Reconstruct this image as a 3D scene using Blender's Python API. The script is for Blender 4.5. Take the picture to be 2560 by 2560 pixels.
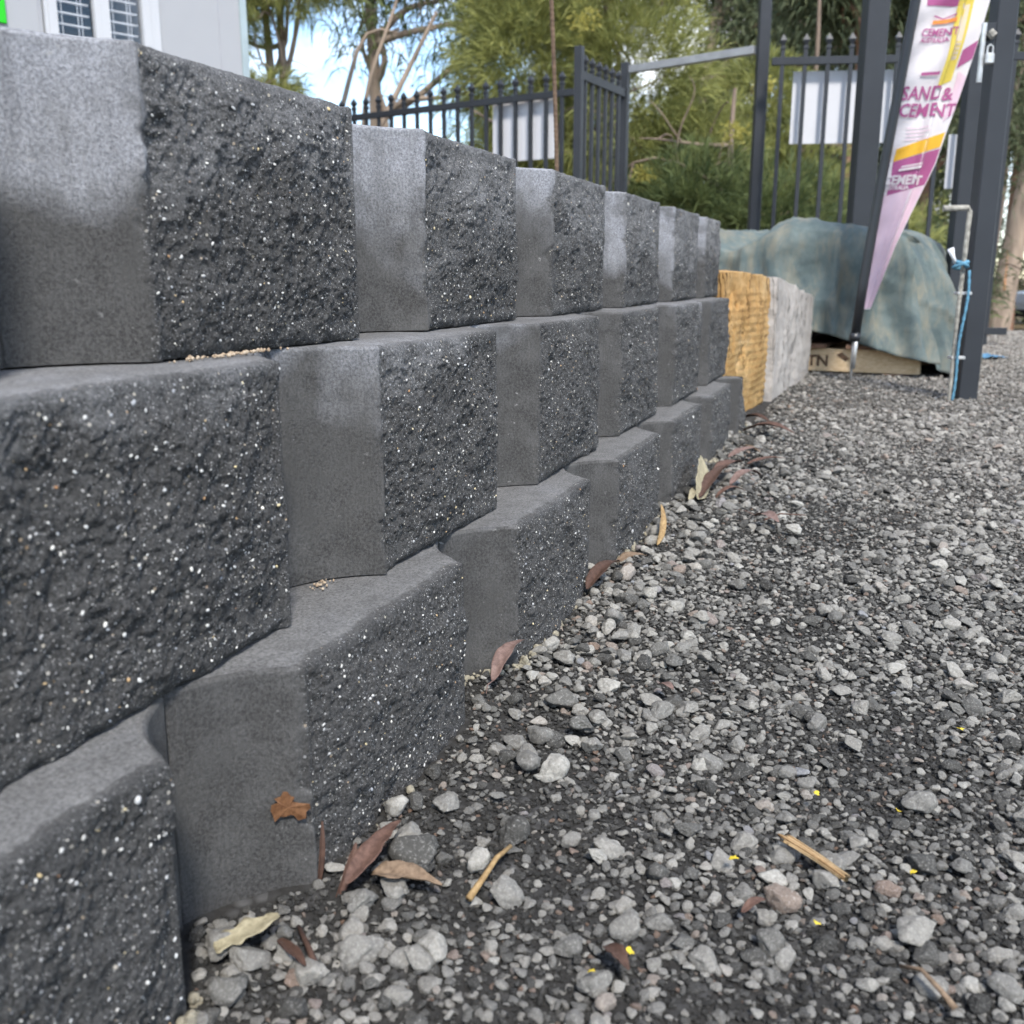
import bpy, bmesh, math, random
import numpy as np
from mathutils import Vector, Matrix

for o in list(bpy.data.objects):
    bpy.data.objects.remove(o, do_unlink=True)
scene = bpy.context.scene
C = scene.collection
rng = np.random.default_rng(7)
random.seed(7)

# ------------------------------------------------------------------ camera
CAM_Z = 0.456
cam = bpy.data.cameras.new("camera")
cam_o = bpy.data.objects.new("camera", cam); C.objects.link(cam_o)
cam_o.location = (0, 0, CAM_Z)
cam_o.rotation_euler = (math.radians(90 - 13.327), 0, 0)
cam.sensor_width = 26.62; cam.lens = 26.0
cam.clip_start = 0.02; cam.clip_end = 2000
cam.dof.use_dof = True; cam.dof.focus_distance = 1.05; cam.dof.aperture_fstop = 7.5
scene.camera = cam_o

# ------------------------------------------------------------------ sky and sun
S_DIR = Vector((0.13, -0.62, 0.77)).normalized()
world = bpy.data.worlds.new("World"); scene.world = world; world.use_nodes = True
nt = world.node_tree; nt.nodes.clear()
w_out = nt.nodes.new("ShaderNodeOutputWorld"); w_bg = nt.nodes.new("ShaderNodeBackground")
sky = nt.nodes.new("ShaderNodeTexSky"); sky.sky_type = 'NISHITA'; sky.sun_disc = False
sky.sun_elevation = math.asin(S_DIR.z); sky.sun_rotation = math.atan2(S_DIR.x, S_DIR.y)
sky.air_density = 1.0; sky.dust_density = 0.2; sky.ozone_density = 2.5
tcw = nt.nodes.new("ShaderNodeTexCoord"); mpw = nt.nodes.new("ShaderNodeMapping")
mpw.inputs['Scale'].default_value = (1.0, 1.0, 2.2); mpw.inputs['Location'].default_value = (0.35, 0.0, 0.1)
cn = nt.nodes.new("ShaderNodeTexNoise"); cn.inputs['Scale'].default_value = 3.2; cn.inputs['Detail'].default_value = 8; cn.inputs['Roughness'].default_value = 0.6
cr = nt.nodes.new("ShaderNodeValToRGB"); cr.color_ramp.elements[0].position = 0.46; cr.color_ramp.elements[1].position = 0.64
cm = nt.nodes.new("ShaderNodeMix"); cm.data_type = 'RGBA'
nt.links.new(tcw.outputs['Generated'], mpw.inputs[0]); nt.links.new(mpw.outputs[0], cn.inputs['Vector'])
nt.links.new(cn.outputs['Fac'], cr.inputs[0]); nt.links.new(cr.outputs[0], cm.inputs[0])
nt.links.new(sky.outputs[0], cm.inputs[6]); cm.inputs[7].default_value = (7.0, 7.1, 7.4, 1)
nt.links.new(cm.outputs[2], w_bg.inputs[0]); w_bg.inputs[1].default_value = 0.12
nt.links.new(w_bg.outputs[0], w_out.inputs[0])
sun = bpy.data.lights.new("sun", 'SUN'); sun.energy = 2.2; sun.angle = math.radians(8); sun.color = (1.0, 0.955, 0.89)
sun_o = bpy.data.objects.new("sun", sun); C.objects.link(sun_o)
sun_o.rotation_euler = S_DIR.to_track_quat('Z', 'Y').to_euler(); sun_o.location = S_DIR * 30
scene.view_settings.view_transform = 'Standard'; scene.view_settings.look = 'None'
scene.view_settings.gamma = 1.0; scene.view_settings.use_curve_mapping = False
scene.view_settings.exposure = 1.42
scene.cycles.max_bounces = 4; scene.cycles.transparent_max_bounces = 8; scene.cycles.adaptive_threshold = 0.03
scene.cycles.use_denoising = True

# ------------------------------------------------------------------ helpers
def _h(ix, iy, iz, seed):
    n = (ix.astype(np.int64) * 374761393 + iy.astype(np.int64) * 668265263 + iz.astype(np.int64) * 2147483647 + seed * 1274126177) & 0xffffffff
    n = ((n ^ (n >> 13)) * 1274126177) & 0xffffffff
    n = (n ^ (n >> 16)) & 0xffffffff
    n = (n * 2246822519) & 0xffffffff
    n = (n ^ (n >> 15)) & 0xffffff
    return n.astype(np.float64) / 0x7fffff - 1.0
def vnoise(p, seed=0):
    p = np.asarray(p, float); i = np.floor(p).astype(np.int64); f = p - i
    u = f * f * f * (f * (f * 6 - 15) + 10)
    r = 0
    for dx in (0, 1):
        wx = u[:, 0] if dx else 1 - u[:, 0]
        for dy in (0, 1):
            wy = u[:, 1] if dy else 1 - u[:, 1]
            for dz in (0, 1):
                wz = u[:, 2] if dz else 1 - u[:, 2]
                r = r + wx * wy * wz * _h(i[:, 0] + dx, i[:, 1] + dy, i[:, 2] + dz, seed)
    return r
def fbm(p, octv=4, seed=0, gain=0.5):
    p = np.asarray(p, float); a = 1.0; r = 0; t = 0
    for k in range(octv):
        r = r + a * vnoise(p * (2.03 ** k) + 17.3 * k, seed + k); t += a; a *= gain
    return r / t
def sstep(a, b, x):
    t = np.clip((x - a) / (b - a), 0, 1); return t * t * (3 - 2 * t)

WL = {}
def wl(o):
    return WL.get(o.name, Vector((0, 0, 0)))
def mesh_from(name, V, F, smooth=True):
    me = bpy.data.meshes.new(name)
    V = np.asarray(V, dtype=np.float32)
    if isinstance(F, np.ndarray):
        n, k = F.shape
        me.vertices.add(len(V)); me.vertices.foreach_set('co', V.ravel())
        me.loops.add(n * k); me.loops.foreach_set('vertex_index', F.astype(np.int32).ravel())
        me.polygons.add(n); me.polygons.foreach_set('loop_start', np.arange(0, n * k, k, dtype=np.int32))
        me.polygons.foreach_set('loop_total', np.full(n, k, dtype=np.int32))
        me.update(calc_edges=True); me.validate()
    else:
        me.from_pydata([tuple(v) for v in V], [], F); me.update()
    if smooth:
        me.polygons.foreach_set('use_smooth', np.ones(len(me.polygons), dtype=bool))
    return me
def obj(name, V, F, mat, parent=None, smooth=False, attrs=None):
    """link one mesh object; V in world coordinates"""
    V = np.asarray(V, dtype=float)
    loc = wl(parent) if parent else Vector((0, 0, 0))
    me = mesh_from(name, V - np.array(loc), F, smooth)
    if attrs:
        for an, av in attrs.items():
            at = me.attributes.new(an, 'FLOAT', 'POINT'); at.data.foreach_set('value', np.asarray(av, dtype=np.float32))
    me.materials.append(mat)
    o = bpy.data.objects.new(name, me); C.objects.link(o)
    if parent: o.parent = parent
    WL[o.name] = loc.copy()
    return o
def tag(o, label=None, cat=None, group=None, kind=None):
    if label: o['label'] = label
    if cat: o['category'] = cat
    if group: o['group'] = group
    if kind: o['kind'] = kind
    return o
def thing(name, label, cat, loc=(0, 0, 0), group=None):
    o = bpy.data.objects.new(name, None); C.objects.link(o); o.location = loc; o.empty_display_size = 0.05
    WL[o.name] = Vector(loc)
    return tag(o, label, cat, group)
def single(name, V, F, mat, label, cat, base, group=None, smooth=False, attrs=None):
    """a thing that is one mesh with its origin at BASE"""
    V = np.asarray(V, float)
    o = obj(name, V - np.array(base), F, mat, None, smooth, attrs); o.location = base; WL[o.name] = Vector(base)
    return tag(o, label, cat, group)
def join(parts):
    V = []; F = []; n = 0
    for v, f in parts:
        V.append(np.asarray(v, float)); F += [tuple(int(i) + n for i in q) for q in f]; n += len(v)
    return np.vstack(V), F
def bbox(c, s, bev=0.0, rz=0.0, M=None, seg=1):
    bm = bmesh.new(); bmesh.ops.create_cube(bm, size=1.0)
    for v in bm.verts: v.co = Vector((v.co.x * s[0], v.co.y * s[1], v.co.z * s[2]))
    if bev > 0: bmesh.ops.bevel(bm, geom=list(bm.edges), offset=bev, segments=seg, affect='EDGES', profile=0.5)
    R = Matrix.Rotation(rz, 3, 'Z')
    if M is not None: R = M
    bm.verts.index_update()
    V = [R @ v.co + Vector(c) for v in bm.verts]; F = [tuple(v.index for v in f.verts) for f in bm.faces]
    bm.free()
    return np.array([tuple(v) for v in V]), F
def tube(P, R, n=8, cap=True):
    P = [Vector(p) for p in P]; V = []; F = []
    if not hasattr(R, '__len__'): R = [R] * len(P)
    up = None
    for i, p in enumerate(P):
        t = (P[min(i + 1, len(P) - 1)] - P[max(i - 1, 0)]).normalized()
        if up is None:
            up = Vector((1, 0, 0)) if abs(t.x) < 0.8 else Vector((0, 1, 0))
        a = (up - t * up.dot(t)).normalized(); b = t.cross(a); up = a
        for k in range(n):
            th = 2 * math.pi * k / n
            V.append(tuple(p + (a * math.cos(th) + b * math.sin(th)) * R[i]))
    for i in range(len(P) - 1):
        for k in range(n):
            F.append((i * n + k, i * n + (k + 1) % n, (i + 1) * n + (k + 1) % n, (i + 1) * n + k))
    if cap:
        F.append(tuple(range(n - 1, -1, -1))); F.append(tuple((len(P) - 1) * n + k for k in range(n)))
    return np.array(V), F
def gridF(nu, nv, closed=False):
    F = []
    for j in range(nv - 1):
        for i in range(nu - (0 if closed else 1)):
            a = j * nu + i; b = j * nu + (i + 1) % nu
            F.append((a, b, b + nu, a + nu))
    return F

# ------------------------------------------------------------------ materials
def newmat(name, rough=0.85, spec=0.3):
    m = bpy.data.materials.new(name); m.use_nodes = True
    b = m.node_tree.nodes['Principled BSDF']; b.inputs['Roughness'].default_value = rough
    b.inputs['Specular IOR Level'].default_value = spec
    return m, m.node_tree, b
class N:
    """small node helper"""
    def __init__(s, t): s.t = t
    def add(s, k, **kw):
        n = s.t.nodes.new(k)
        for a, v in kw.items(): setattr(n, a, v)
        return n
    def link(s, a, b): s.t.links.new(a, b)
    def coord(s, scale=(1, 1, 1), kind='Object', loc=(0, 0, 0)):
        tc = s.add('ShaderNodeTexCoord'); mp = s.add('ShaderNodeMapping'); s.link(tc.outputs[kind], mp.inputs[0])
        mp.inputs['Scale'].default_value = scale; mp.inputs['Location'].default_value = loc
        return mp.outputs[0]
    def noise(s, vec, scale, detail=4, rough=0.55, dist=0.0):
        n = s.add('ShaderNodeTexNoise'); n.inputs['Scale'].default_value = scale; n.inputs['Detail'].default_value = detail
        n.inputs['Roughness'].default_value = rough; n.inputs['Distortion'].default_value = dist
        if vec is not None: s.link(vec, n.inputs['Vector'])
        return n.outputs['Fac']
    def ramp(s, fac, stops):
        r = s.add('ShaderNodeValToRGB'); e = r.color_ramp.elements
        rgba = lambda c: (c[0], c[1], c[2], 1) if hasattr(c, '__len__') else (c, c, c, 1)
        e[0].position = stops[0][0]; e[0].color = rgba(stops[0][1]); e[1].position = stops[-1][0]; e[1].color = rgba(stops[-1][1])
        for p, c in stops[1:-1]:
            k = e.new(p); k.color = rgba(c)
        s.link(fac, r.inputs[0]); return r.outputs[0]
    def mix(s, fac, a, b, blend='MIX'):
        m = s.add('ShaderNodeMix', data_type='RGBA', blend_type=blend)
        for sock, v in ((m.inputs[0], fac), (m.inputs[6], a), (m.inputs[7], b)):
            if isinstance(v, (int, float)): sock.default_value = v if sock.type == 'VALUE' else (v, v, v, 1)
            elif isinstance(v, tuple): sock.default_value = (v[0], v[1], v[2], 1)
            else: s.link(v, sock)
        return m.outputs[2]
    def math(s, op, a, b=0.0, c=0.0, clamp=False):
        m = s.add('ShaderNodeMath', operation=op, use_clamp=clamp)
        for i, v in enumerate((a, b, c)):
            if isinstance(v, (int, float)): m.inputs[i].default_value = v
            else: s.link(v, m.inputs[i])
        return m.outputs[0]
    def attr(s, name, kind='GEOMETRY'):
        a = s.add('ShaderNodeAttribute', attribute_name=name, attribute_type=kind); return a.outputs['Fac']
    def bump(s, h, strength=0.5, dist=0.002, bsdf=None, prev=None):
        b = s.add('ShaderNodeBump'); b.inputs['Strength'].default_value = strength; b.inputs['Distance'].default_value = dist
        s.link(h, b.inputs['Height'])
        if prev is not None: s.link(prev, b.inputs['Normal'])
        if bsdf is not None: s.link(b.outputs[0], bsdf.inputs['Normal'])
        return b.outputs[0]

def plain(name, col, rough=0.7, var=0.15, scale=8.0, bump=0.0, bdist=0.002, metal=0.0, spec=0.3, stretch=(1, 1, 1)):
    m, t, b = newmat(name, rough, spec); n = N(t)
    v = n.coord(stretch); f = n.noise(v, scale, 5)
    lo = tuple(c * (1 - var) for c in col); hi = tuple(min(1, c * (1 + var)) for c in col)
    n.link(n.ramp(f, [(0.3, lo), (0.7, hi)]), b.inputs['Base Color'])
    b.inputs['Metallic'].default_value = metal
    if bump: n.bump(n.noise(v, scale * 3, 6), bump, bdist, b)
    return m

def concrete_mat():
    m, t, b = newmat('charcoal_split_concrete', 0.88, 0.25); n = N(t)
    oc = n.coord(); wr = n.attr('rough'); dampo = n.attr('damp', 'OBJECT'); seed = n.attr('seed', 'OBJECT')
    off = n.add('ShaderNodeVectorMath', operation='ADD'); n.link(oc, off.inputs[0])
    cmb = n.add('ShaderNodeCombineXYZ'); n.link(seed, cmb.inputs[0]); n.link(seed, cmb.inputs[1]); n.link(cmb.outputs[0], off.inputs[1])
    v = off.outputs[0]
    sep = n.add('ShaderNodeSeparateXYZ'); n.link(oc, sep.inputs[0])
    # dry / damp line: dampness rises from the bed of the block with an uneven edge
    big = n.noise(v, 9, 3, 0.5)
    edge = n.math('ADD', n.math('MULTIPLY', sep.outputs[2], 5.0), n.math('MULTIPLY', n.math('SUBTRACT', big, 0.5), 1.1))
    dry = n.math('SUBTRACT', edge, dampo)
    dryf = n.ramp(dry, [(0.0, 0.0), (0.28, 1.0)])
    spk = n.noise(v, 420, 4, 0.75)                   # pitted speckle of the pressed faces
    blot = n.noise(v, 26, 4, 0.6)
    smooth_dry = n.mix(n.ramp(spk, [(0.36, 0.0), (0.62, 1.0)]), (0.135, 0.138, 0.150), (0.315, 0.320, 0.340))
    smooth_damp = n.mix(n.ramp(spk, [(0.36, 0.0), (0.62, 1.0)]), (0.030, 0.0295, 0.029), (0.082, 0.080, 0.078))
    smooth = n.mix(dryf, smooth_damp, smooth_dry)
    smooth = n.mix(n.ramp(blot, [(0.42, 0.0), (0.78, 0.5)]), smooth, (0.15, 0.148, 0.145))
    smooth = n.mix(n.ramp(n.noise(v, 13, 4, 0.6), [(0.52, 0.0), (0.66, 0.55)]), smooth, (0.045, 0.044, 0.042))
    pit = n.ramp(n.noise(v, 750, 2, 0.5), [(0.27, 1.0), (0.34, 0.0)])
    smooth = n.mix(n.math('MULTIPLY', pit, 0.7), smooth, (0.02, 0.02, 0.02))
    sv1 = n.add('ShaderNodeMapping'); sv1.inputs['Scale'].default_value = (40, 160, 160); sv1.inputs['Rotation'].default_value = (0.2, 0.5, 0.6); n.link(v, sv1.inputs[0])
    scuff = n.math('MULTIPLY', n.ramp(n.noise(sv1.outputs[0], 1.0, 3, 0.6), [(0.66, 0.0), (0.72, 1.0)]), n.ramp(n.noise(v, 17, 2), [(0.5, 0.0), (0.62, 0.55)]))
    smooth = n.mix(scuff, smooth, (0.34, 0.335, 0.325))
    wst = n.add('ShaderNodeMapping'); wst.inputs['Scale'].default_value = (1, 1, 0.12); n.link(v, wst.inputs[0])
    smooth = n.mix(n.ramp(n.noise(wst.outputs[0], 70, 4, 0.6), [(0.45, 0.0), (0.75, 0.35)]), smooth, (0.055, 0.054, 0.052))
    rsp = n.noise(v, 520, 4, 0.8)
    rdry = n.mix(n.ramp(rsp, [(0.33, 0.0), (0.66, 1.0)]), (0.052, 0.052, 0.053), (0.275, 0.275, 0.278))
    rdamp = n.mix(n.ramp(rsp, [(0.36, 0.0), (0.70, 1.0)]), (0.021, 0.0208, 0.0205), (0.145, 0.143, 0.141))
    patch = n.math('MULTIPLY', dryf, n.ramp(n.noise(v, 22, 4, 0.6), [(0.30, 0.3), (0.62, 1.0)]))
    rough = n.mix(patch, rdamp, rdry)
    # exposed chips of pale aggregate in the split face
    vor = n.add('ShaderNodeTexVoronoi'); vor.inputs['Scale'].default_value = 300; n.link(v, vor.inputs['Vector'])
    sc = n.add('ShaderNodeSeparateColor'); n.link(vor.outputs['Color'], sc.inputs[0])
    rad = n.math('MULTIPLY', n.math('SUBTRACT', sc.outputs[0], 0.78, clamp=True), 1.7)
    chip = n.math('LESS_THAN', vor.outputs['Distance'], rad)
    vor2 = n.add('ShaderNodeTexVoronoi'); vor2.inputs['Scale'].default_value = 700; n.link(v, vor2.inputs['Vector'])
    sc2 = n.add('ShaderNodeSeparateColor'); n.link(vor2.outputs['Color'], sc2.inputs[0])
    rad2 = n.math('MULTIPLY', n.math('SUBTRACT', sc2.outputs[0], 0.70, clamp=True), 1.6)
    chip2 = n.math('LESS_THAN', vor2.outputs['Distance'], rad2)
    ccol = n.ramp(sc.outputs[1], [(0.0, (0.30, 0.31, 0.33)), (0.5, (0.46, 0.45, 0.43)), (0.9, (0.55, 0.50, 0.40)), (1.0, (0.42, 0.28, 0.16))])
    rough = n.mix(n.math('MULTIPLY', chip2, 0.75), rough, (0.42, 0.415, 0.41))
    rough = n.mix(chip, rough, ccol)
    gn_ = n.add('ShaderNodeNewGeometry'); sn_ = n.add('ShaderNodeSeparateXYZ'); n.link(gn_.outputs['True Normal'], sn_.inputs[0])
    top_tone = n.math('MULTIPLY', n.ramp(sn_.outputs[2], [(0.75, 0.0), (0.95, 1.0)]), n.ramp(n.noise(v, 34, 5, 0.65), [(0.25, 0.35), (0.7, 0.95)]))
    smooth = n.mix(top_tone, smooth, n.mix(n.ramp(spk, [(0.36, 0.0), (0.62, 1.0)]), (0.085, 0.084, 0.083), (0.21, 0.207, 0.204)))   # paler mottled tone on upward-facing surfaces
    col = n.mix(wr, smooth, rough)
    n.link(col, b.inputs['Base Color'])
    fine = n.noise(v, 520, 5, 0.7)
    vs = n.add('ShaderNodeMapping'); vs.inputs['Scale'].default_value = (1, 1, 0.06); n.link(v, vs.inputs[0])
    strie = n.noise(vs.outputs[0], 420, 2, 0.5)      # vertical drag lines of the mould
    hs = n.math('ADD', n.math('MULTIPLY', spk, 0.75), n.math('MULTIPLY', strie, 0.5))
    hr = n.math('ADD', n.math('MULTIPLY', n.noise(v, 260, 6, 0.75), 2.6), fine)
    hh = n.add('ShaderNodeMix', data_type='FLOAT'); n.link(wr, hh.inputs[0]); n.link(hs, hh.inputs[2]); n.link(hr, hh.inputs[3])
    n.bump(hh.outputs[0], 0.9, 0.0016, b)
    return m
M_conc = concrete_mat()

def chips_mat():
    m, t, b = newmat('aggregate_chip', 0.55, 0.4); n = N(t)
    n.link(n.ramp(n.attr('tint'), [(0.0, (0.30, 0.31, 0.33)), (0.35, (0.50, 0.50, 0.49)), (0.7, (0.62, 0.60, 0.55)), (0.9, (0.60, 0.50, 0.28)), (1.0, (0.40, 0.20, 0.09))]), b.inputs['Base Color'])
    return m
M_chip = chips_mat()

def rock_mat(name, stops, sun_tint):
    m, t, b = newmat(name, 0.92, 0.2); n = N(t)
    oi = n.add('ShaderNodeObjectInfo'); oc = n.coord()
    base = n.ramp(oi.outputs['Random'], stops)
    f = n.noise(oc, 7.0, 7, 0.8)
    c = n.mix(n.ramp(f, [(0.30, 0.0), (0.72, 1.0)]), n.mix(0.62, base, (0.028, 0.027, 0.025)), base)
    g = n.noise(oc, 14.0, 5, 0.75)
    c = n.mix(n.math('MULTIPLY', n.ramp(g, [(0.54, 0.0), (0.66, 1.0)]), 0.5), c, (0.38, 0.37, 0.345))
    # sunlit right side of the yard painted into the stones as a paler tint
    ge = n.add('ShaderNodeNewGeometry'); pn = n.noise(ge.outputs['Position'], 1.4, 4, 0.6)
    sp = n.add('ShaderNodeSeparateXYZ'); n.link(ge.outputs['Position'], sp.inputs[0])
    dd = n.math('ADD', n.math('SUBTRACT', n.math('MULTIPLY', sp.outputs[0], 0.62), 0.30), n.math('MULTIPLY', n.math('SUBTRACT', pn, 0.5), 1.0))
    c = n.mix(n.math('MULTIPLY', n.math('MAXIMUM', n.math('MINIMUM', dd, 1.0), 0.0), sun_tint), c, (0.36, 0.325, 0.28))
    n.link(c, b.inputs['Base Color'])
    n.bump(n.noise(oc, 6, 7, 0.75), 0.9, 0.0022, b)
    return m
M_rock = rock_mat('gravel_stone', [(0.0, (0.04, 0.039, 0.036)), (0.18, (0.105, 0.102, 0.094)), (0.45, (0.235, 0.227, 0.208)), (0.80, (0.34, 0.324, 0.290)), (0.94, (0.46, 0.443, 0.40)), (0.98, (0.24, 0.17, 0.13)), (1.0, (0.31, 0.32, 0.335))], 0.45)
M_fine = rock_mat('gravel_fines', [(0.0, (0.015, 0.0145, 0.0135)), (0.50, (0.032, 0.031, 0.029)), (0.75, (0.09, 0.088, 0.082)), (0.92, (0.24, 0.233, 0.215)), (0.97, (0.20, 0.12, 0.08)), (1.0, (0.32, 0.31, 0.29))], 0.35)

def ground_mat():
    m, t, b = newmat('dark_gravel_ground', 0.95, 0.15); n = N(t)
    ge = n.add('ShaderNodeNewGeometry'); P = ge.outputs['Position']
    sp = n.add('ShaderNodeSeparateXYZ'); n.link(P, sp.inputs[0])
    vor = n.add('ShaderNodeTexVoronoi'); vor.inputs['Scale'].default_value = 75; n.link(P, vor.inputs['Vector'])
    cell = n.add('ShaderNodeSeparateColor'); n.link(vor.outputs['Color'], cell.inputs[0])
    dark = n.mix(n.noise(P, 220, 5, 0.7), (0.012, 0.0115, 0.011), (0.05, 0.048, 0.045))
    peb = n.ramp(cell.outputs[0], [(0.0, 0.035), (0.6, 0.13), (1.0, 0.32)])
    edge = n.ramp(vor.outputs['Distance'], [(0.25, 1.0), (0.6, 0.0)])
    far = n.math('MULTIPLY', n.math('SUBTRACT', sp.outputs[1], 3.2), 0.5, clamp=True)
    near = n.mix(n.math('MULTIPLY', edge, n.math('MULTIPLY_ADD', far, 0.6, 0.2)), dark, peb)
    pn = n.noise(P, 0.9, 4, 0.6)
    road = n.mix(n.noise(P, 60, 5, 0.7), (0.15, 0.13, 0.115), (0.30, 0.265, 0.24))
    road = n.mix(n.ramp(n.noise(P, 3.0, 5, 0.6), [(0.4, 0.0), (0.7, 0.6)]), road, (0.36, 0.32, 0.28))
    yj = n.math('ADD', sp.outputs[1], n.math('MULTIPLY', n.math('SUBTRACT', pn, 0.5), 0.9))
    c = n.mix(n.math('MULTIPLY', n.math('SUBTRACT', yj, 5.0), 1.6, clamp=True), near, road)
    litter = n.mix(n.noise(P, 2.5, 6, 0.7), (0.05, 0.045, 0.02), (0.17, 0.12, 0.07))
    yk = n.math('ADD', sp.outputs[1], n.math('MULTIPLY', n.math('SUBTRACT', n.noise(P, 0.25, 3), 0.5), 5.0))
    c = n.mix(n.math('MULTIPLY', n.math('SUBTRACT', yk, 25.0), 0.5, clamp=True), c, litter)
    n.link(c, b.inputs['Base Color'])
    h = n.math('SUBTRACT', n.noise(P, 150, 6, 0.7), n.math('MULTIPLY', vor.outputs['Distance'], 0.8))
    n.bump(h, 0.8, 0.003, b)
    return m
M_ground = ground_mat()
M_soil = plain('terrace_soil', (0.14, 0.12, 0.10), 0.95, 0.4, 30, 0.8, 0.01)
M_mortar = plain('bedding_mortar', (0.27, 0.245, 0.185), 0.95, 0.4, 120, 0.8, 0.004)
M_post = plain('charcoal_powder_coat', (0.022, 0.0243, 0.029), 0.45, 0.15, 6, 0.05, 0.001, 0.0, 0.35)
M_rail = plain('grey_galvanised_tube', (0.26, 0.265, 0.27), 0.45, 0.15, 12, 0, 0, 0.3, 0.5)
M_sign = plain('white_sign_back', (0.52, 0.52, 0.54), 0.5, 0.04, 3)
M_black = plain('black_pole', (0.018, 0.019, 0.021), 0.35, 0.2, 9, 0, 0, 0.0, 0.5)
M_galv = plain('galvanised_steel', (0.50, 0.50, 0.49), 0.4, 0.25, 40, 0.2, 0.001, 0.55, 0.5)
M_white = plain('chipped_white_paint', (0.27, 0.255, 0.22), 0.6, 0.5, 60, 0.3, 0.001)
M_rope = plain('blue_rope', (0.09, 0.22, 0.31), 0.8, 0.4, 120, 0.6, 0.002)
M_rust = plain('rusty_reinforcing_bar', (0.11, 0.072, 0.047), 0.85, 0.35, 60, 0.4, 0.002)
M_clad = plain('pale_grey_cladding', (0.33, 0.333, 0.345), 0.6, 0.03, 2)
M_frame = plain('white_window_frame', (0.46, 0.465, 0.48), 0.4, 0.03, 5)
M_seam = plain('panel_seam', (0.34, 0.34, 0.36), 0.6, 0.1, 5)
M_trim = plain('grey_green_corner_trim', (0.34, 0.40, 0.41), 0.4, 0.12, 4, 0, 0, 0.2)
M_green = plain('green_sign', (0.02, 0.46, 0.015), 0.5, 0.03, 2)
M_dark = plain('dark_interior', (0.012, 0.013, 0.016), 0.9, 0.2, 3)
M_blind = plain('white_blind', (0.74, 0.74, 0.76), 0.6, 0.05, 9)
M_rag = plain('white_rag', (0.75, 0.75, 0.76), 0.9, 0.1, 40, 0.5, 0.004)
M_scrap = plain('blue_tarp_scrap', (0.07, 0.17, 0.27), 0.7, 0.3, 40, 0.6, 0.004)
M_bag = plain('dark_plastic_wrap', (0.045, 0.038, 0.042), 0.22, 0.4, 14, 0.9, 0.01, 0.0, 0.6)
M_carw = plain('white_car_paint', (0.74, 0.75, 0.77), 0.25, 0.03, 3, 0, 0, 0, 0.5)
M_tyre = plain('tyre_rubber', (0.02, 0.02, 0.021), 0.85, 0.2, 9)

def glass_mat():
    m, t, b = newmat('window_glass', 0.03, 0.5); n = N(t)
    b.inputs['Base Color'].default_value = (0.02, 0.022, 0.026, 1)
    tr = n.add('ShaderNodeBsdfTransparent'); mx = n.add('ShaderNodeMixShader'); lw = n.add('ShaderNodeLayerWeight'); lw.inputs[0].default_value = 0.35
    gl = n.add('ShaderNodeBsdfGlossy'); gl.inputs['Roughness'].default_value = 0.02
    n.link(n.math('MULTIPLY_ADD', lw.outputs['Fresnel'], 0.30, 0.03), mx.inputs[0]); n.link(tr.outputs[0], mx.inputs[1]); n.link(gl.outputs[0], mx.inputs[2])
    n.link(mx.outputs[0], t.nodes['Material Output'].inputs[0]); t.nodes.remove(b)
    return m
M_glass = glass_mat()

def wood_mat(name, lo, hi, sx=(1, 14, 14)):
    m, t, b = newmat(name, 0.8, 0.2); n = N(t)
    v = n.coord(sx); f = n.noise(v, 9, 6, 0.65, 0.6)
    n.link(n.ramp(f, [(0.32, lo), (0.55, tuple((a + c) / 2 for a, c in zip(lo, hi))), (0.7, hi)]), b.inputs['Base Color'])
    n.bump(f, 0.5, 0.002, b); return m
M_pine = wood_mat('pallet_pine', (0.60, 0.42, 0.24), (0.82, 0.64, 0.42))
M_pine_d = wood_mat('weathered_pallet_board', (0.16, 0.09, 0.06), (0.34, 0.21, 0.14))
M_ink = plain('black_stencil_ink', (0.13, 0.08, 0.05), 0.9, 0.7, 90)
def fibre_mat():
    m, t, b = newmat('splintered_wood', 0.85, 0.15); n = N(t)
    f = n.math('ADD', n.attr('tint'), n.math('MULTIPLY', n.math('SUBTRACT', n.noise(n.coord(), 220, 4), 0.5), 0.5))
    n.link(n.ramp(f, [(0.1, (0.07, 0.035, 0.015)), (0.4, (0.25, 0.155, 0.075)), (0.9, (0.46, 0.33, 0.18))]), b.inputs['Base Color']); return m
M_splint = fibre_mat()

def tarp_mat():
    m, t, b = newmat('faded_blue_tarpaulin', 0.75, 0.25); n = N(t)
    v = n.coord()
    c = n.ramp(n.noise(v, 6.0, 7, 0.7, 0.3), [(0.28, (0.045, 0.066, 0.072)), (0.50, (0.088, 0.115, 0.112)), (0.72, (0.145, 0.172, 0.162))])
    v2 = n.coord((1, 1, 0.35)); st = n.ramp(n.noise(v2, 11.0, 7, 0.7, 0.3), [(0.46, 0.0), (0.64, 0.7)])
    c = n.mix(st, c, (0.20, 0.18, 0.13))
    c = n.mix(n.ramp(n.noise(v, 60, 4, 0.7), [(0.4, 0.0), (0.8, 0.25)]), c, (0.10, 0.11, 0.11))
    n.link(c, b.inputs['Base Color']); n.bump(n.noise(v, 30, 5, 0.6), 0.35, 0.006, b); return m
M_tarp = tarp_mat()

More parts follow.
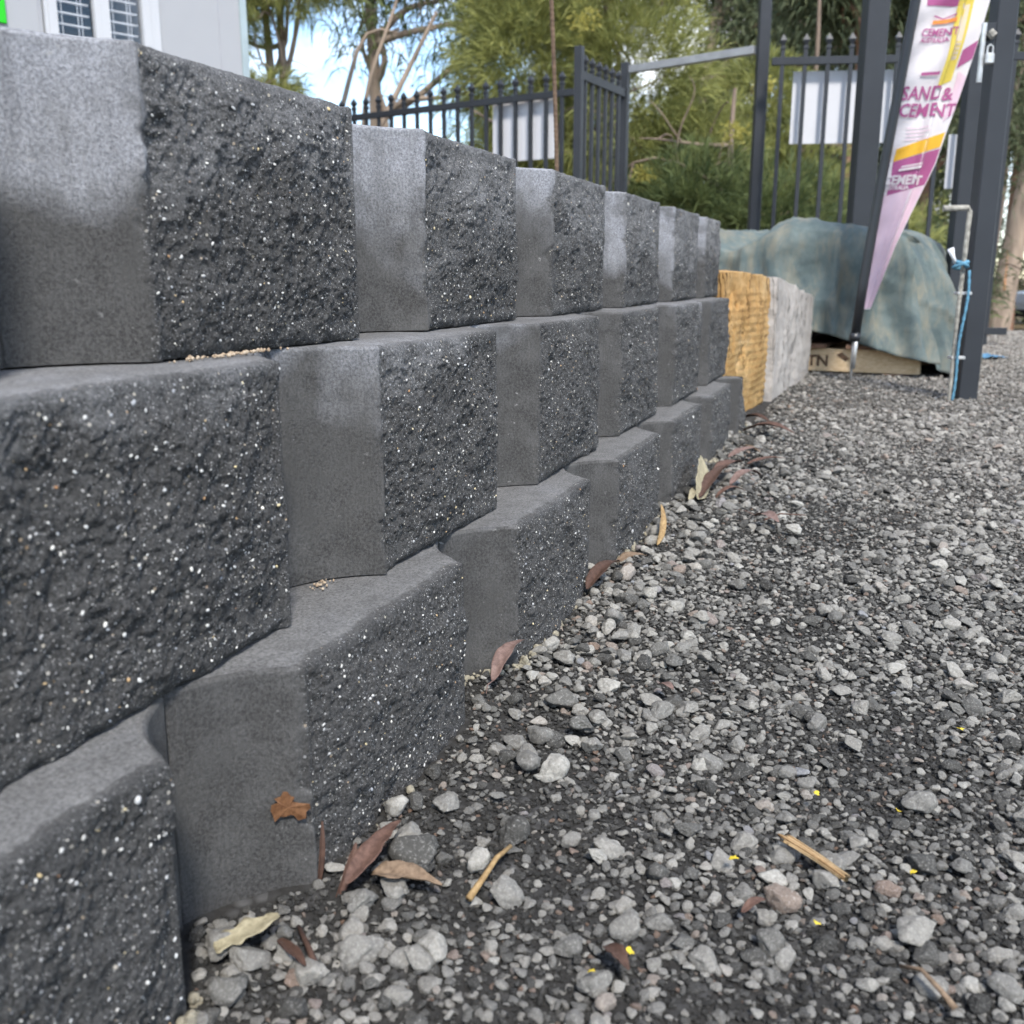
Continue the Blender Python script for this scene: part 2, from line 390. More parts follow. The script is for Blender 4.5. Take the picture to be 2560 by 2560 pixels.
def sandstone_mat(name, stops, crack, banded):
    m, t, b = newmat(name, 0.95, 0.15); n = N(t)
    v = n.coord(); f = n.noise(v, 7, 7, 0.68, 0.8)
    c = n.ramp(f, stops)
    g = n.noise(v, 60, 5, 0.7)
    c = n.mix(n.ramp(g, [(0.35, 0.35), (0.6, 0.0)]), c, crack)
    cv = n.coord((5.5, 5.5, 0.9)); cf = n.noise(cv, 2.0, 4, 0.6, 0.5)
    line = n.math('LESS_THAN', n.math('ABSOLUTE', n.math('SUBTRACT', cf, 0.5)), 0.006)
    c = n.mix(n.math('MULTIPLY', line, 0.9), c, tuple(x * 0.35 for x in crack))
    if banded:
        wv = n.add('ShaderNodeTexWave', bands_direction='Z'); wv.inputs['Scale'].default_value = 15; wv.inputs['Distortion'].default_value = 1.4; wv.inputs['Detail'].default_value = 2
        n.link(v, wv.inputs['Vector'])
        sp = n.add('ShaderNodeSeparateXYZ'); n.link(v, sp.inputs[0])
        lowm = n.ramp(n.math('ADD', sp.outputs[2], n.math('MULTIPLY', n.noise(v, 4, 3), 0.2)), [(0.30, 1.0), (0.44, 0.0)])
        c = n.mix(n.math('MULTIPLY', n.math('MULTIPLY', wv.outputs['Fac'], lowm), 0.62), c, (0.25, 0.17, 0.07))  # darker wavy bands mixed into the lower part of the stone
    n.link(c, b.inputs['Base Color'])
    h = n.math('SUBTRACT', n.noise(v, 40, 7, 0.72), n.math('MULTIPLY', line, 0.6)); n.bump(h, 0.8, 0.008, b)
    return m
M_orange = sandstone_mat('orange_sandstone', [(0.3, (0.30, 0.165, 0.058)), (0.5, (0.43, 0.265, 0.108)), (0.72, (0.53, 0.38, 0.20))], (0.22, 0.11, 0.04), True)
M_pale = sandstone_mat('pale_sandstone', [(0.3, (0.30, 0.275, 0.25)), (0.5, (0.385, 0.355, 0.325)), (0.72, (0.47, 0.44, 0.405))], (0.26, 0.23, 0.20), False)

def cloth_mat(name, col, trans=0.35):
    m, t, b = newmat(name, 0.8, 0.15); n = N(t)
    v = n.coord(); f = n.noise(v, 9, 4)
    c = n.mix(n.ramp(f, [(0.3, 0.0), (0.7, 1.0)]), tuple(x * 0.9 for x in col), col)
    n.link(c, b.inputs['Base Color'])
    tl = n.add('ShaderNodeBsdfTranslucent'); n.link(c, tl.inputs[0]); mx = n.add('ShaderNodeMixShader'); mx.inputs[0].default_value = trans
    n.link(b.outputs[0], mx.inputs[1]); n.link(tl.outputs[0], mx.inputs[2]); n.link(mx.outputs[0], t.nodes['Material Output'].inputs[0])
    return m
def leaf_mat(name, a, bcol, trans=0.3, attrn=True):
    m, t, b = newmat(name, 0.6, 0.25); n = N(t)
    c = n.mix(n.attr('tint'), a, bcol)
    n.link(c, b.inputs['Base Color'])
    tl = n.add('ShaderNodeBsdfTranslucent'); n.link(c, tl.inputs[0]); mx = n.add('ShaderNodeMixShader'); mx.inputs[0].default_value = trans
    n.link(b.outputs[0], mx.inputs[1]); n.link(tl.outputs[0], mx.inputs[2]); n.link(mx.outputs[0], t.nodes['Material Output'].inputs[0])
    return m
M_needle = leaf_mat('olive_needle_foliage', (0.085, 0.105, 0.035), (0.40, 0.40, 0.13))
M_needle2 = leaf_mat('dark_green_foliage', (0.040, 0.066, 0.030), (0.20, 0.235, 0.085))
M_gum = leaf_mat('grey_green_gum_leaves', (0.045, 0.065, 0.035), (0.15, 0.165, 0.085))
M_yellow = leaf_mat('yellow_wattle_blossom', (0.30, 0.27, 0.05), (0.55, 0.50, 0.16), 0.3)
M_bark = plain('pale_brown_bark', (0.20, 0.15, 0.115), 0.95, 0.45, 14, 0.9, 0.02, stretch=(1, 1, 0.15))
M_bark_p = plain('pale_smooth_bark', (0.27, 0.21, 0.16), 0.9, 0.35, 6, 0.5, 0.01, stretch=(1, 1, 0.2))
M_bark_r = plain('reddish_brown_bark', (0.21, 0.12, 0.08), 0.95, 0.4, 8, 0.8, 0.02, stretch=(1, 1, 0.2))

# ------------------------------------------------------------------ ground
def gz(x, y, micro=True):
    x = np.atleast_1d(np.asarray(x, float)); y = np.atleast_1d(np.asarray(y, float))
    z = 0.028 + 0.011 * np.clip(y, 0, 3)
    z = z - 1.06 * sstep(0, 1, (y - 4.4) / 24.0) - 0.004 * np.clip(y - 28, 0, 500)
    if micro:
        f = sstep(9, 4, y)
        p = np.stack([x, y, np.zeros_like(x)], 1)
        z = z + f * (0.006 * fbm(p * 5.0, 3, 3) + 0.003 * fbm(p * 28.0, 2, 5))
    return z
def lines(lo, a, b, hi, step, grow=1.22):
    L = list(np.arange(a, b, step)); s = step
    x = L[-1]
    while x < hi: s *= grow; x += s; L.append(x)
    s = step; x = L[0]; M = []
    while x > lo: s *= grow; x -= s; M.append(x)
    return np.array(M[::-1] + L)
gx = lines(-400, -0.45, 2.3, 400, 0.016); gy = lines(-60, 0.2, 4.2, 700, 0.016)
X, Y = np.meshgrid(gx, gy); Z = gz(X.ravel(), Y.ravel())
nu, nv = len(gx), len(gy)
idx = np.arange(nu * nv).reshape(nv, nu)
GF = np.stack([idx[:-1, :-1].ravel(), idx[:-1, 1:].ravel(), idx[1:, 1:].ravel(), idx[1:, :-1].ravel()], 1)
ground = obj('ground', np.stack([X.ravel(), Y.ravel(), Z], 1), GF, M_ground, None, True)
tag(ground, 'dark gravel yard running back to a pale road', kind='structure')

# ------------------------------------------------------------------ retaining wall
ANG = math.radians(20.5)
D = np.array([math.sin(ANG), math.cos(ANG)]); IN = np.array([-math.cos(ANG), math.sin(ANG)])
BL, CH, DEP, BH, ROUGH = 0.4150, 0.0695, 0.061, 0.199, 0.275
P0 = np.array([-0.042, 0.89])
wall = thing('retaining_wall', 'dry-stacked charcoal split-face concrete block retaining wall in three stepped courses', 'wall', (-0.2, 0.6, 0.0))

def make_block(r, k, res, rough_len=ROUGH, right_ch=True, seed=0, damp=0.5, nchip=80):
    L = CH + rough_len + (CH - 0.001 if right_ch else 0.0)
    # plan outline, going from back-left round the front to back-right (outward is -y)
    pts = [(0.0, 0.21), (0.0, 0.10), (0.0, 0.03)]
    nch = max(10, int(res * 0.16))
    for i in range(nch):                                   # coved left flank
        t = i / nch
        px = CH * t; py = -DEP * t
        s = math.sin(math.pi * t) * 0.011
        pts.append((px + s * 0.72, py + s * 0.69))
    for i in range(res): pts.append((CH + rough_len * i / res, -DEP))
    if right_ch:
        for i in range(nch + 1):
            t = i / nch; s = math.sin(math.pi * t) * 0.011
            pts.append((CH + rough_len + CH * t * 0.98 - s * 0.72, -DEP * (1 - t) + s * 0.69))
    else:
        pts.append((CH + rough_len, -DEP)); pts.append((CH + rough_len, 0.0))
    pts += [(L, 0.03), (L, 0.10), (L, 0.21), (L * 0.66, 0.21), (L * 0.33, 0.21)]
    pts = np.array(pts); n = len(pts)
    nz = max(12, int(res * BH / rough_len))
    nxt = np.roll(pts, -1, 0); prv = np.roll(pts, 1, 0)
    tg = nxt - prv; tg /= np.linalg.norm(tg, axis=1)[:, None] + 1e-9
    nr = np.stack([tg[:, 1], -tg[:, 0]], 1)                # outward
    kw = max(4, int(res * 0.04)); ker = np.ones(2 * kw + 1) / (2 * kw + 1)
    nr = np.stack([np.convolve(np.concatenate([c_[-kw:], c_, c_[:kw]]), ker, 'same')[kw:-kw] for c_ in nr.T], 1); nr /= np.linalg.norm(nr, axis=1)[:, None] + 1e-9
    zs = np.concatenate([np.linspace(0, BH - 0.003, nz), [BH]])
    PX = np.repeat(pts[None, :, :], len(zs), 0); ZZ = np.repeat(zs[:, None], n, 1)
    x = PX[:, :, 0].ravel(); y = PX[:, :, 1].ravel(); z = ZZ.ravel()
    NX = np.tile(nr[:, 0], len(zs)); NY = np.tile(nr[:, 1], len(zs))
    q = np.stack([x + seed * 3.7, y, z + seed * 1.9], 1)
    jag = 0.006 * fbm(q * np.array([70.0, 0, 70.0]) + seed, 3, 40) + 0.005 * fbm(q * np.array([0, 0, 22.0]) + seed, 2, 42)
    jag2 = 0.005 * fbm(q * np.array([70.0, 0, 70.0]) + seed * 2, 3, 41)
    front = (y < -0.012)
    w = sstep(CH - 0.004, CH + 0.004, x + jag) * (1 - sstep(CH + rough_len - 0.002, CH + rough_len + 0.010, x + jag2)) * front
    if not right_ch: w = sstep(CH - 0.006, CH + 0.006, x + jag) * front
    t_in = np.clip((x - CH) / rough_len, 0, 1)
    dome = 0.010 * (np.sin(math.pi * t_in) ** 0.7) * (np.clip(np.sin(math.pi * np.clip(z / BH, 0, 1)), 0, 1) ** 0.5)
    rid = np.abs(fbm(q * 34, 3, 60))
    disp = dome - 0.004 + 0.0065 * fbm(q * 15, 2, 50) + 0.0026 * fbm(q * 60, 2, 55) + 0.0042 * fbm(q * np.array([34, 34, 9.0]), 3, 57) - 0.0036 * rid + 0.0025 * fbm(q * 240, 2, 58)
    disp = disp + 0.0030 * np.floor(fbm(q * 24, 3, 61) * 6) / 6
    ee = np.minimum(z, BH - z); disp = disp * (0.35 + 0.65 * sstep(0.0, 0.028, ee))
    sm = 0.0006 * fbm(q * 40, 3, 70)
    d = w * disp + (1 - w) * sm
    # crumbled arrises: the split face falls back a little along its top and bottom edge
    e = np.minimum(z, BH - z); crumble = np.clip(1 - e / 0.010, 0, 1) ** 2
    d = d - w * crumble * (0.004 + 0.004 * fbm(q * 70, 2, 80))
    near_end = np.minimum(np.abs(x - CH), np.abs(x - CH - rough_len)); d = np.maximum(d, -0.0035 - 0.5 * np.clip(near_end - 0.004, 0, 1))
    topm = (z >= BH - 1e-6)
    wc = w.reshape(len(zs), n)[-1]; kk = max(3, int(res * 0.10)); wc = np.convolve(np.concatenate([wc[-kk:], wc, wc[:kk]]), np.ones(2 * kk + 1) / (2 * kk + 1), 'same')[kk:-kk]
    ws = np.tile(wc, len(zs))
    drop = ws * (0.0010 + 0.0022 * np.clip(0.5 + fbm(q * np.array([150, 150, 0.0]), 3, 90), 0, 1.4))
    x2 = x + NX * d; y2 = y + NY * d; z2 = z - topm * drop
    # slight rounding of the pressed top arris
    inset = 0.0028 * topm
    x2 -= NX * inset; y2 -= NY * inset
    V = [np.stack([x2, y2, z2], 1)]; W = [w * (1 - 0.35 * topm)]
    F = [gridF(n, len(zs), True)]
    base = (len(zs) - 1) * n; ring0 = V[0][base:base + n]
    cx = np.clip(ring0[:, 0], 0.09, L - 0.09); tgt = np.stack([cx, np.full(n, 0.12), np.full(n, BH)], 1)
    prev = base; cnt = len(V[0]); topF = []
    dr0 = drop[base:base + n]
    for t in (0.012, 0.025, 0.045, 0.07, 0.11, 0.17, 0.3, 0.6, 1.0):
        ring = ring0 * (1 - t) + tgt * t
        qq = np.stack([ring[:, 0] + seed, ring[:, 1], np.full(n, seed * 1.0)], 1)
        wr0 = wc if t < 0.1 else 0 * wc
        ring[:, 2] = BH - 0.0005 + 0.0006 * fbm(qq * 50, 3, 95) - dr0 * math.exp(-(t / 0.022) ** 1.5) - 0.0012 * wr0 * np.abs(fbm(qq * 130, 3, 97)) * (t < 0.06)
        V.append(ring); W.append(wr0 * (0.6 if t < 0.02 else 0.12 if t < 0.03 else 0.0))
        for i in range(n):
            a = prev + i; b2 = prev + (i + 1) % n; c2 = cnt + (i + 1) % n; d2 = cnt + i
            topF.append((a, b2, c2, d2))
        prev = cnt; cnt += n
    V = np.vstack(V); W = np.concatenate(W)
    F = np.array(F[0] + topF, dtype=np.int32)
    me = mesh_from('retaining_block', V, F, True)
    at = me.attributes.new('rough', 'FLOAT', 'POINT'); at.data.foreach_set('value', W.astype(np.float32))
    me.materials.append(M_conc)
    o = bpy.data.objects.new('retaining_block', me); C.objects.link(o); o.parent = wall
    al = BL * (k + (0.5 if r == 1 else 0)); 
    corner = P0 + D * al + IN * (0.05 * r)
    org = corner - D * (CH + ROUGH) + IN * DEP
    jit = random.uniform(-0.0025, 0.0025)
    o.location = Vector((org[0] + IN[0] * jit, org[1] + IN[1] * jit, 0.2 * r)) - wl(wall)
    o.rotation_euler = (0, 0, math.pi / 2 - ANG + random.uniform(-0.006, 0.006))
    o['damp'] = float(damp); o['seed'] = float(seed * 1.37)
    # larger pale stones standing proud of the split face
    ok = np.where((W[:len(w)] > 0.9) & (z > 0.006) & (z < BH - 0.006))[0]
    if nchip and len(ok):
        pick = rng.choice(ok, nchip); parts = []; tint = []
        bm = bmesh.new(); bmesh.ops.create_icosphere(bm, subdivisions=2 if res > 120 else 1, radius=1.0)
        sv = np.array([tuple(v.co) for v in bm.verts]); sf = np.array([[v.index for v in f.verts] for f in bm.faces]); bm.free()
        AV = []; AF = []; c = 0
        for q_ in pick:
            s = 0.0005 + 0.0013 * rng.random() ** 3.5
            if rng.random() < 0.015: s *= 2.2
            A = rng.normal(size=(3, 3)); Q, _ = np.linalg.qr(A)
            v = (sv * (s * np.array([1, 0.75, 0.55]) * rng.uniform(0.85, 1.25, 3))) @ Q
            v *= np.array([1, 0.7, 1])
            AV.append(v + V[q_] + np.array([0, -s * 0.15, 0])); AF.append(sf + c); c += len(sv)
            tn = rng.random() ** 0.8 * 0.72 if rng.random() < 0.92 else rng.uniform(0.85, 1.0)
            tint.append(np.full(len(sv), tn))
        cm_ = mesh_from('aggregate', np.vstack(AV), np.vstack(AF), True)
        at = cm_.attributes.new('tint', 'FLOAT', 'POINT'); at.data.foreach_set('value', np.concatenate(tint).astype(np.float32))
        cm_.materials.append(M_chip)
        ch = bpy.data.objects.new('aggregate', cm_); C.objects.link(ch); ch.parent = o; ch['kind'] = 'stuff'
    return o
sd = 0
for r, ks in ((0, range(-1, 6)), (1, range(-1, 5)), (2, range(-1, 6))):
    for k in ks:
        sd += 1
        near = max(0.3, math.hypot(*(P0 + D * BL * (k + 0.5 * (r == 1)))))
        res = int(np.clip(300 / near, 80, 300))
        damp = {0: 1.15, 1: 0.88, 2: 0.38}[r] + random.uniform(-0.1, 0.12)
        rl, rc = ROUGH, True
        if (r, k) == (0, 5): rl, rc = 0.05, False
        if (r, k) == (2, 5): rl, rc = 0.20, True
        make_block(r, k, res, rl, rc, sd, damp, int(np.clip(330 / near, 70, 420)))

# bedding mortar squeezed out under the lowest course
def wall_foot(s):
    """front outline of the lowest course at distance s along the wall (from P0)"""
    u = (s % BL) / BL * BL
    u = u  # 0 = right corner of a block
    if u < CH: o_ = DEP * (u / CH)
    elif u < 2 * CH: o_ = DEP * (1 - (u - CH) / CH)
    else: o_ = 0.0
    return P0 + D * s + IN * o_
bm = bmesh.new(); bmesh.ops.create_icosphere(bm, subdivisions=2, radius=1.0)
cv = np.array([tuple(v.co) for v in bm.verts]); cf = np.array([[v.index for v in f.verts] for f in bm.faces]); bm.free()
CV = []; CF = []; cc = 0; rr = np.random.default_rng(51)
for i in range(1500):
    s_ = rr.uniform(-0.62, 1.95)
    if 0.5 + 0.5 * float(fbm(np.array([[s_ * 9, 1.3, 0]]), 3, 11)[0]) + rr.normal() * 0.06 < 0.50: continue
    p = wall_foot(s_) - IN * abs(rr.normal()) * 0.004; r_ = 0.0012 + 0.0045 * rr.random() ** 2
    v_ = cv * (1 + 0.35 * fbm(cv * 2.5 + i, 2, 9))[:, None] * r_ * rr.uniform(0.7, 1.3, 3)
    CV.append(v_ + np.array([p[0], p[1], float(gz(p[0], p[1])[0]) + rr.uniform(-0.001, 0.006)])); CF.append(cf + cc); cc += len(cv)
obj('mortar_crumbs', np.vstack(CV), np.vstack(CF), M_mortar, wall, True)['kind'] = 'stuff'

# earth fill behind the wall
ss = np.linspace(-1.4, 2.6, 60); ww = np.linspace(0.17, 2.4, 30); tv = []
for w_ in ww:
    for s in ss:
        p = P0 + D * s + IN * (w_ + 0.06)
        z = 0.50 * float(sstep(2.5, 1.95, np.array([s]))[0]) * float(sstep(2.4, 1.3, np.array([w_]))[0]) + 0.03
        tv.append((p[0], p[1], z - 0.05 + 0.02 * float(fbm(np.array([[s * 4, w_ * 4, 0]]), 3, 21)[0])))
tag(obj('terrace', tv, gridF(len(ss), len(ww)), M_soil, None, True), 'earth fill behind the block wall', kind='structure')

# ------------------------------------------------------------------ gravel
proto = bpy.data.collections.new('gravel_shapes')      # never linked to the scene: only instanced
def rock_mesh(i, sub, mat, flat):
    bm = bmesh.new(); bmesh.ops.create_icosphere(bm, subdivisions=sub, radius=1.0)
    v = np.array([tuple(x.co) for x in bm.verts]); f = np.array([[x.index for x in q.verts] for q in bm.faces]); bm.free()
    rr = np.random.default_rng(100 + i)
    v /= np.linalg.norm(v, axis=1)[:, None]
    rad = np.full(len(v), 1.0)
    for _ in range(9):
        nrm = rr.normal(size=3); nrm /= np.linalg.norm(nrm); p = rr.uniform(0.45, 0.85)
        dt = v @ nrm
        rad = np.where(dt > 1e-3, np.minimum(rad, p / np.maximum(dt, 1e-3)), rad)
    lump = 0.10 * fbm(v * 2.6 + i * 9, 2, 200 + i) + 0.09 * (np.abs(fbm(v * 5.0 + i * 5, 3, 300 + i)) - 0.2)
    v = v * (rad + lump)[:, None] * np.array([1.15, rr.uniform(0.7, 0.95), rr.uniform(*flat)])
    me = mesh_from('gravel_shape_%02d' % i, v * 0.50, f, sub > 2)
    me.materials.append(mat); return me
meshes = []
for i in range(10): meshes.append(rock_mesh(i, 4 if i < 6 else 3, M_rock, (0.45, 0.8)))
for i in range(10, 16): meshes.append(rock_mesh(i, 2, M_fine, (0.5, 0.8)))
for i, me in enumerate(meshes):
    ob = bpy.data.objects.new('gravel_shape_%02d' % i, me); proto.objects.link(ob)

def scatter(y0, y1, step, dlo, dhi, pw, keep=1.0, seed=0, inner=None, outer=(0.56, 0.25)):
    rr = np.random.default_rng(seed)
    xs = np.arange(-0.45, y1 * 0.60 + 0.35 + (1.4 if inner else 0), step); ys = np.arange(y0, y1, step)
    A, B = np.meshgrid(xs, ys); A = A.ravel() + rr.uniform(-0.5, 0.5, A.size) * step; B = B.ravel() + rr.uniform(-0.5, 0.5, B.size) * step
    pat = fbm(np.stack([A * 6, B * 6, np.zeros_like(A)], 1), 3, 66)
    m = rr.random(A.size) < keep * ((0.45 + 0.75 * sstep(-0.35, 0.2, pat)) if dhi > 0.009 and y0 < 2 else 1.0)
    s = (A - P0[0]) * D[0] + (B - P0[1]) * D[1]; u = (A - P0[0]) * (-IN[0]) + (B - P0[1]) * (-IN[1])
    u0 = np.mod(s, BL); notch = np.where(u0 < CH, u0, np.where(u0 < 2 * CH, 2 * CH - u0, 0)) / CH * DEP
    inwall = s < 1.93
    m &= np.where(inwall, u > -notch + 0.004, u > 0.0 + 0.02)
    m &= A < B * outer[0] + outer[1]
    if inner: m &= A > B * inner[0] + inner[1]
    A, B, u, s = A[m], B[m], u[m], s[m]
    dia = dlo + (dhi - dlo) * rr.random(len(A)) ** pw
    return A, B, dia, u, rr
sets = []
def add_set(args, kinds, emb):
    A, B, dia, u, rr = args
    ids = rr.integers(kinds[0], kinds[1], len(A))
    z = gz(A, B) + dia * rr.uniform(emb[0], emb[1], len(A))
    rot = np.stack([rr.uniform(-0.45, 0.45, len(A)), rr.uniform(-0.45, 0.45, len(A)), rr.uniform(0, 6.283, len(A))], 1)
    sets.append((np.stack([A, B, z], 1), dia, ids, rot))
add_set(scatter(0.30, 1.9, 0.0043, 0.0030, 0.0065, 1.8, 0.97, 1), (10, 16), (0.0, 0.4))
add_set(scatter(1.9, 3.3, 0.0075, 0.0045, 0.0085, 1.6, 0.95, 2), (10, 16), (0.0, 0.4))
add_set(scatter(0.30, 2.6, 0.0080, 0.0055, 0.0115, 2.0, 0.85, 3), (6, 10), (0.08, 0.42))
add_set(scatter(2.6, 6.0, 0.0130, 0.008, 0.019, 1.8, 0.95, 4), (6, 16), (0.08, 0.40))
add_set(scatter(6.0, 10.0, 0.030, 0.012, 0.030, 1.3, 0.9, 5), (6, 16), (0.05, 0.3))
add_set(scatter(-0.3, 4.0, 0.0135, 0.007, 0.018, 2.2, 0.95, 21, (0.56, 0.25), (0.56, 1.5)), (6, 16), (0.05, 0.4))
A, B, dia, u, rr = scatter(0.30, 3.0, 0.0170, 0.0105, 0.027, 3.6, 0.55, 6)
# bigger lumps roll to the foot of the wall
A2, B2, dia2, u2, rr2 = scatter(0.35, 2.6, 0.022, 0.015, 0.032, 2.6, 0.55, 8)
mk = (u2 < 0.12) & (rr2.random(len(A2)) < 0.95) | (rr2.random(len(A2)) < 0.05)
add_set((A, B, dia, u, rr), (0, 6), (0.16, 0.38)); add_set((A2[mk], B2[mk], dia2[mk], u2[mk], rr2), (0, 6), (0.2, 0.5))
pos = np.vstack([s[0] for s in sets]); dia = np.concatenate([s[1] for s in sets]); ids = np.concatenate([s[2] for s in sets]); rot = np.vstack([s[3] for s in sets])
# a few stones one can pick out in the picture
hand = [(0.05, 0.925, 0.034, 2, 0.4), (-0.068, 0.654, 0.040, 4, 0.1), (0.136, 1.11, 0.020, 1, 1.0), (0.232, 0.641, 0.024, 3, 2.0), (0.328, 0.73, 0.030, 5, 0.3), (-0.102, 0.60, 0.026, 0, 1.2), (-0.05, 0.552, 0.024, 5, 2.2)]
for hx, hy, hd, hi, ha in hand:
    pos = np.vstack([pos, [[hx, hy, float(gz(hx, hy)[0]) + hd * 0.35]]]); dia = np.append(dia, hd); ids = np.append(ids, hi); rot = np.vstack([rot, [[0.1, 0.1, ha]]])
dep = np.hypot(pos[:, 1], CAM_Z - pos[:, 2])
inview = (np.abs(pos[:, 0]) < pos[:, 1] * 0.56) & (pos[:, 1] > 0.49)
score = np.where(inview, dia / dep, 0)
big = np.argsort(-score)[:290]
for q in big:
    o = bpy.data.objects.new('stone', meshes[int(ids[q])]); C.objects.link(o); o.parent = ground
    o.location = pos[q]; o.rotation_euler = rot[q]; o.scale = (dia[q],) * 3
rest = np.ones(len(pos), bool); rest[big] = False
gm = bpy.data.meshes.new('gravel'); gm.vertices.add(int(rest.sum())); gm.vertices.foreach_set('co', pos[rest].astype(np.float32).ravel())
for an, ty, dv in (('size', 'FLOAT', dia[rest].astype(np.float32)), ('shape', 'INT', ids[rest].astype(np.int32))):
    at = gm.attributes.new(an, ty, 'POINT'); at.data.foreach_set('value', dv)
at = gm.attributes.new('turn', 'FLOAT_VECTOR', 'POINT'); at.data.foreach_set('vector', rot[rest].astype(np.float32).ravel())
gravel = bpy.data.objects.new('gravel', gm); C.objects.link(gravel); gravel.parent = ground; gravel['kind'] = 'stuff'
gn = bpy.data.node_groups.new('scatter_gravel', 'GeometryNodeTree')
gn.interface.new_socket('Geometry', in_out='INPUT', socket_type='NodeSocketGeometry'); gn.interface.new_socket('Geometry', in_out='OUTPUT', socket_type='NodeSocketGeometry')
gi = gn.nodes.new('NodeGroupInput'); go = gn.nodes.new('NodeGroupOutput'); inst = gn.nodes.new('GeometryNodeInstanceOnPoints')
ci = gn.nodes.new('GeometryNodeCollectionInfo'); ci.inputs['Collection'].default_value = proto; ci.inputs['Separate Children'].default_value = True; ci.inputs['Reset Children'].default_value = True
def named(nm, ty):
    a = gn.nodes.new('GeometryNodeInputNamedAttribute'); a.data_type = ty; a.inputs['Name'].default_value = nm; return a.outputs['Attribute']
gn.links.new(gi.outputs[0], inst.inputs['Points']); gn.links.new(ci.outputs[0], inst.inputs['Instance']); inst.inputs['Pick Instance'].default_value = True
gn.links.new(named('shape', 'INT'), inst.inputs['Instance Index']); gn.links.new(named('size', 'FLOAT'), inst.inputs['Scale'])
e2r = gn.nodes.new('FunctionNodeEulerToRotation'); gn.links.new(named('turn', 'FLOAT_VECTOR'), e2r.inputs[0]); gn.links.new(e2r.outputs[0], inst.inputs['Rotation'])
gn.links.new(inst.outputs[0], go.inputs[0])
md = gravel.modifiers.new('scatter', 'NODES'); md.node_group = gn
wall['kind'] = 'thing'

# ------------------------------------------------------------------ sandstone blocks
def rough_stone(name, A, Bp, thick, zlo, zA, zB, mat, label, seed, amp=0.012, ridges=0.0, nx=80, nz=60):
    A = np.array(A); Bp = np.array(Bp); d = (Bp - A); L = np.linalg.norm(d); d /= L; inn = np.array([-d[1], d[0]])
    V = []; F = []
    def face(fn, nu_, nv_):
        n0 = len(V)
        for j in range(nv_):
            for i in range(nu_):
                V.append(fn(i / (nu_ - 1), j / (nv_ - 1)))
        F.extend([tuple(q + n0 for q in f) for f in gridF(nu_, nv_)])
    top = lambda t: zA + (zB - zA) * t
    P = lambda a, b, c: (A[0] + d[0] * L * a + inn[0] * thick * b, A[1] + d[1] * L * a + inn[1] * thick * b, zlo + (top(a) - zlo) * c)
    face(lambda a, c: P(a, 0, c), nx, nz); face(lambda b, c: P(1, b, c), 30, nz); face(lambda a, c: P(1 - a, 1, c), 30, nz)
    face(lambda b, c: P(0, 1 - b, c), 30, nz); face(lambda a, b: P(a, b, 1), nx, 30)
    V = np.array(V)
    cen = np.array([*(A + d * L / 2 + inn * thick / 2), (zlo + (zA + zB) / 2) / 2])
    sz = np.array([L, thick, max(zA, zB) - zlo])
    loc = np.stack([(V[:, :2] - cen[:2]) @ d / sz[0] * 2, (V[:, :2] - cen[:2]) @ inn / sz[1] * 2, (V[:, 2] - cen[2]) / sz[2] * 2], 1)
    # pull the corners in, then displace with one continuous field so that faces stay joined
    rr = np.linalg.norm(loc, axis=1); pull = np.clip(rr - 1.15, 0, 1) * 0.045
    dirw = (V - cen) / (np.linalg.norm(V - cen, axis=1)[:, None])
    n1 = fbm(V * 7 + seed, 4, seed); n2 = fbm(V * 28 + seed, 4, seed + 5); n3 = np.abs(fbm(V * np.array([12, 12, 3.0]) + seed, 3, seed + 9))
    disp = amp * 1.3 * n1 + amp * 0.55 * n2 - amp * (1.1 if ridges else 0.35) * sstep(0.07, 0.02, n3) - pull
    V = V + dirw * disp[:, None]
    if ridges:
        fm = (np.abs(loc[:, 1] + 1) < 0.02) * sstep(1.0, 0.35, loc[:, 2] + 0.3 * n1)
        V[:, :2] -= inn[None, :] * (ridges * np.sin(2 * math.pi * V[:, 2] / 0.021 + 2.0 * n1) * fm)[:, None]
    base = (A[0], A[1], zlo)
    return single(name, V, F, mat, label, 'stone block', base, smooth=True)
rough_stone('sandstone_block', (0.583, 2.775), (0.812, 3.17), 0.40, 0.02, 0.478, 0.462, M_orange, 'rough orange sandstone block with horizontal bands beside the end of the grey block wall', 31, 0.009, 0.0026)
rough_stone('sandstone_block', (0.835, 3.20), (1.215, 4.09), 0.40, 0.02, 0.462, 0.375, M_pale, 'pale grey sandstone block standing between the orange block and the pallet', 47, 0.012)

# ------------------------------------------------------------------ pallet, bags and tarpaulin
PC = np.array([1.60, 3.95]); UX = np.array([-0.894, 0.447]); UY = np.array([0.447, 0.894]); PANG = math.atan2(UX[1], UX[0])
def pl(a, b): p = PC + UX * a + UY * b; return p
def pbox(a, b, z, sa, sb, sz_, bev=0.002):
    p = pl(a, b); return bbox((p[0], p[1], z), (sa, sb, sz_), bev, PANG)
pb = pl(0, 0)
pallet = thing('timber_pallet', 'pine pallet with dark stencil marks under the draped tarpaulin', 'pallet', (pb[0], pb[1], 0.055))
G0 = 0.055
for b in (0.03, 0.5, 0.97):
    V, F = pbox(0.585, b, G0 + 0.018 + 0.046, 1.17, 0.04, 0.092); obj('bearer', V, F, M_pine, pallet)
for i in range(7):
    V, F = pbox(0.06 + i * 0.175, 0.5, G0 + 0.11 + 0.010, 0.098, 1.02, 0.018); obj('top_board', V, F, M_pine_d, pallet)
for i in range(3):
    V, F = pbox(0.09 + i * 0.5, 0.5, G0 + 0.008, 0.10, 1.0, 0.018); obj('bottom_board', V, F, M_pine_d, pallet)
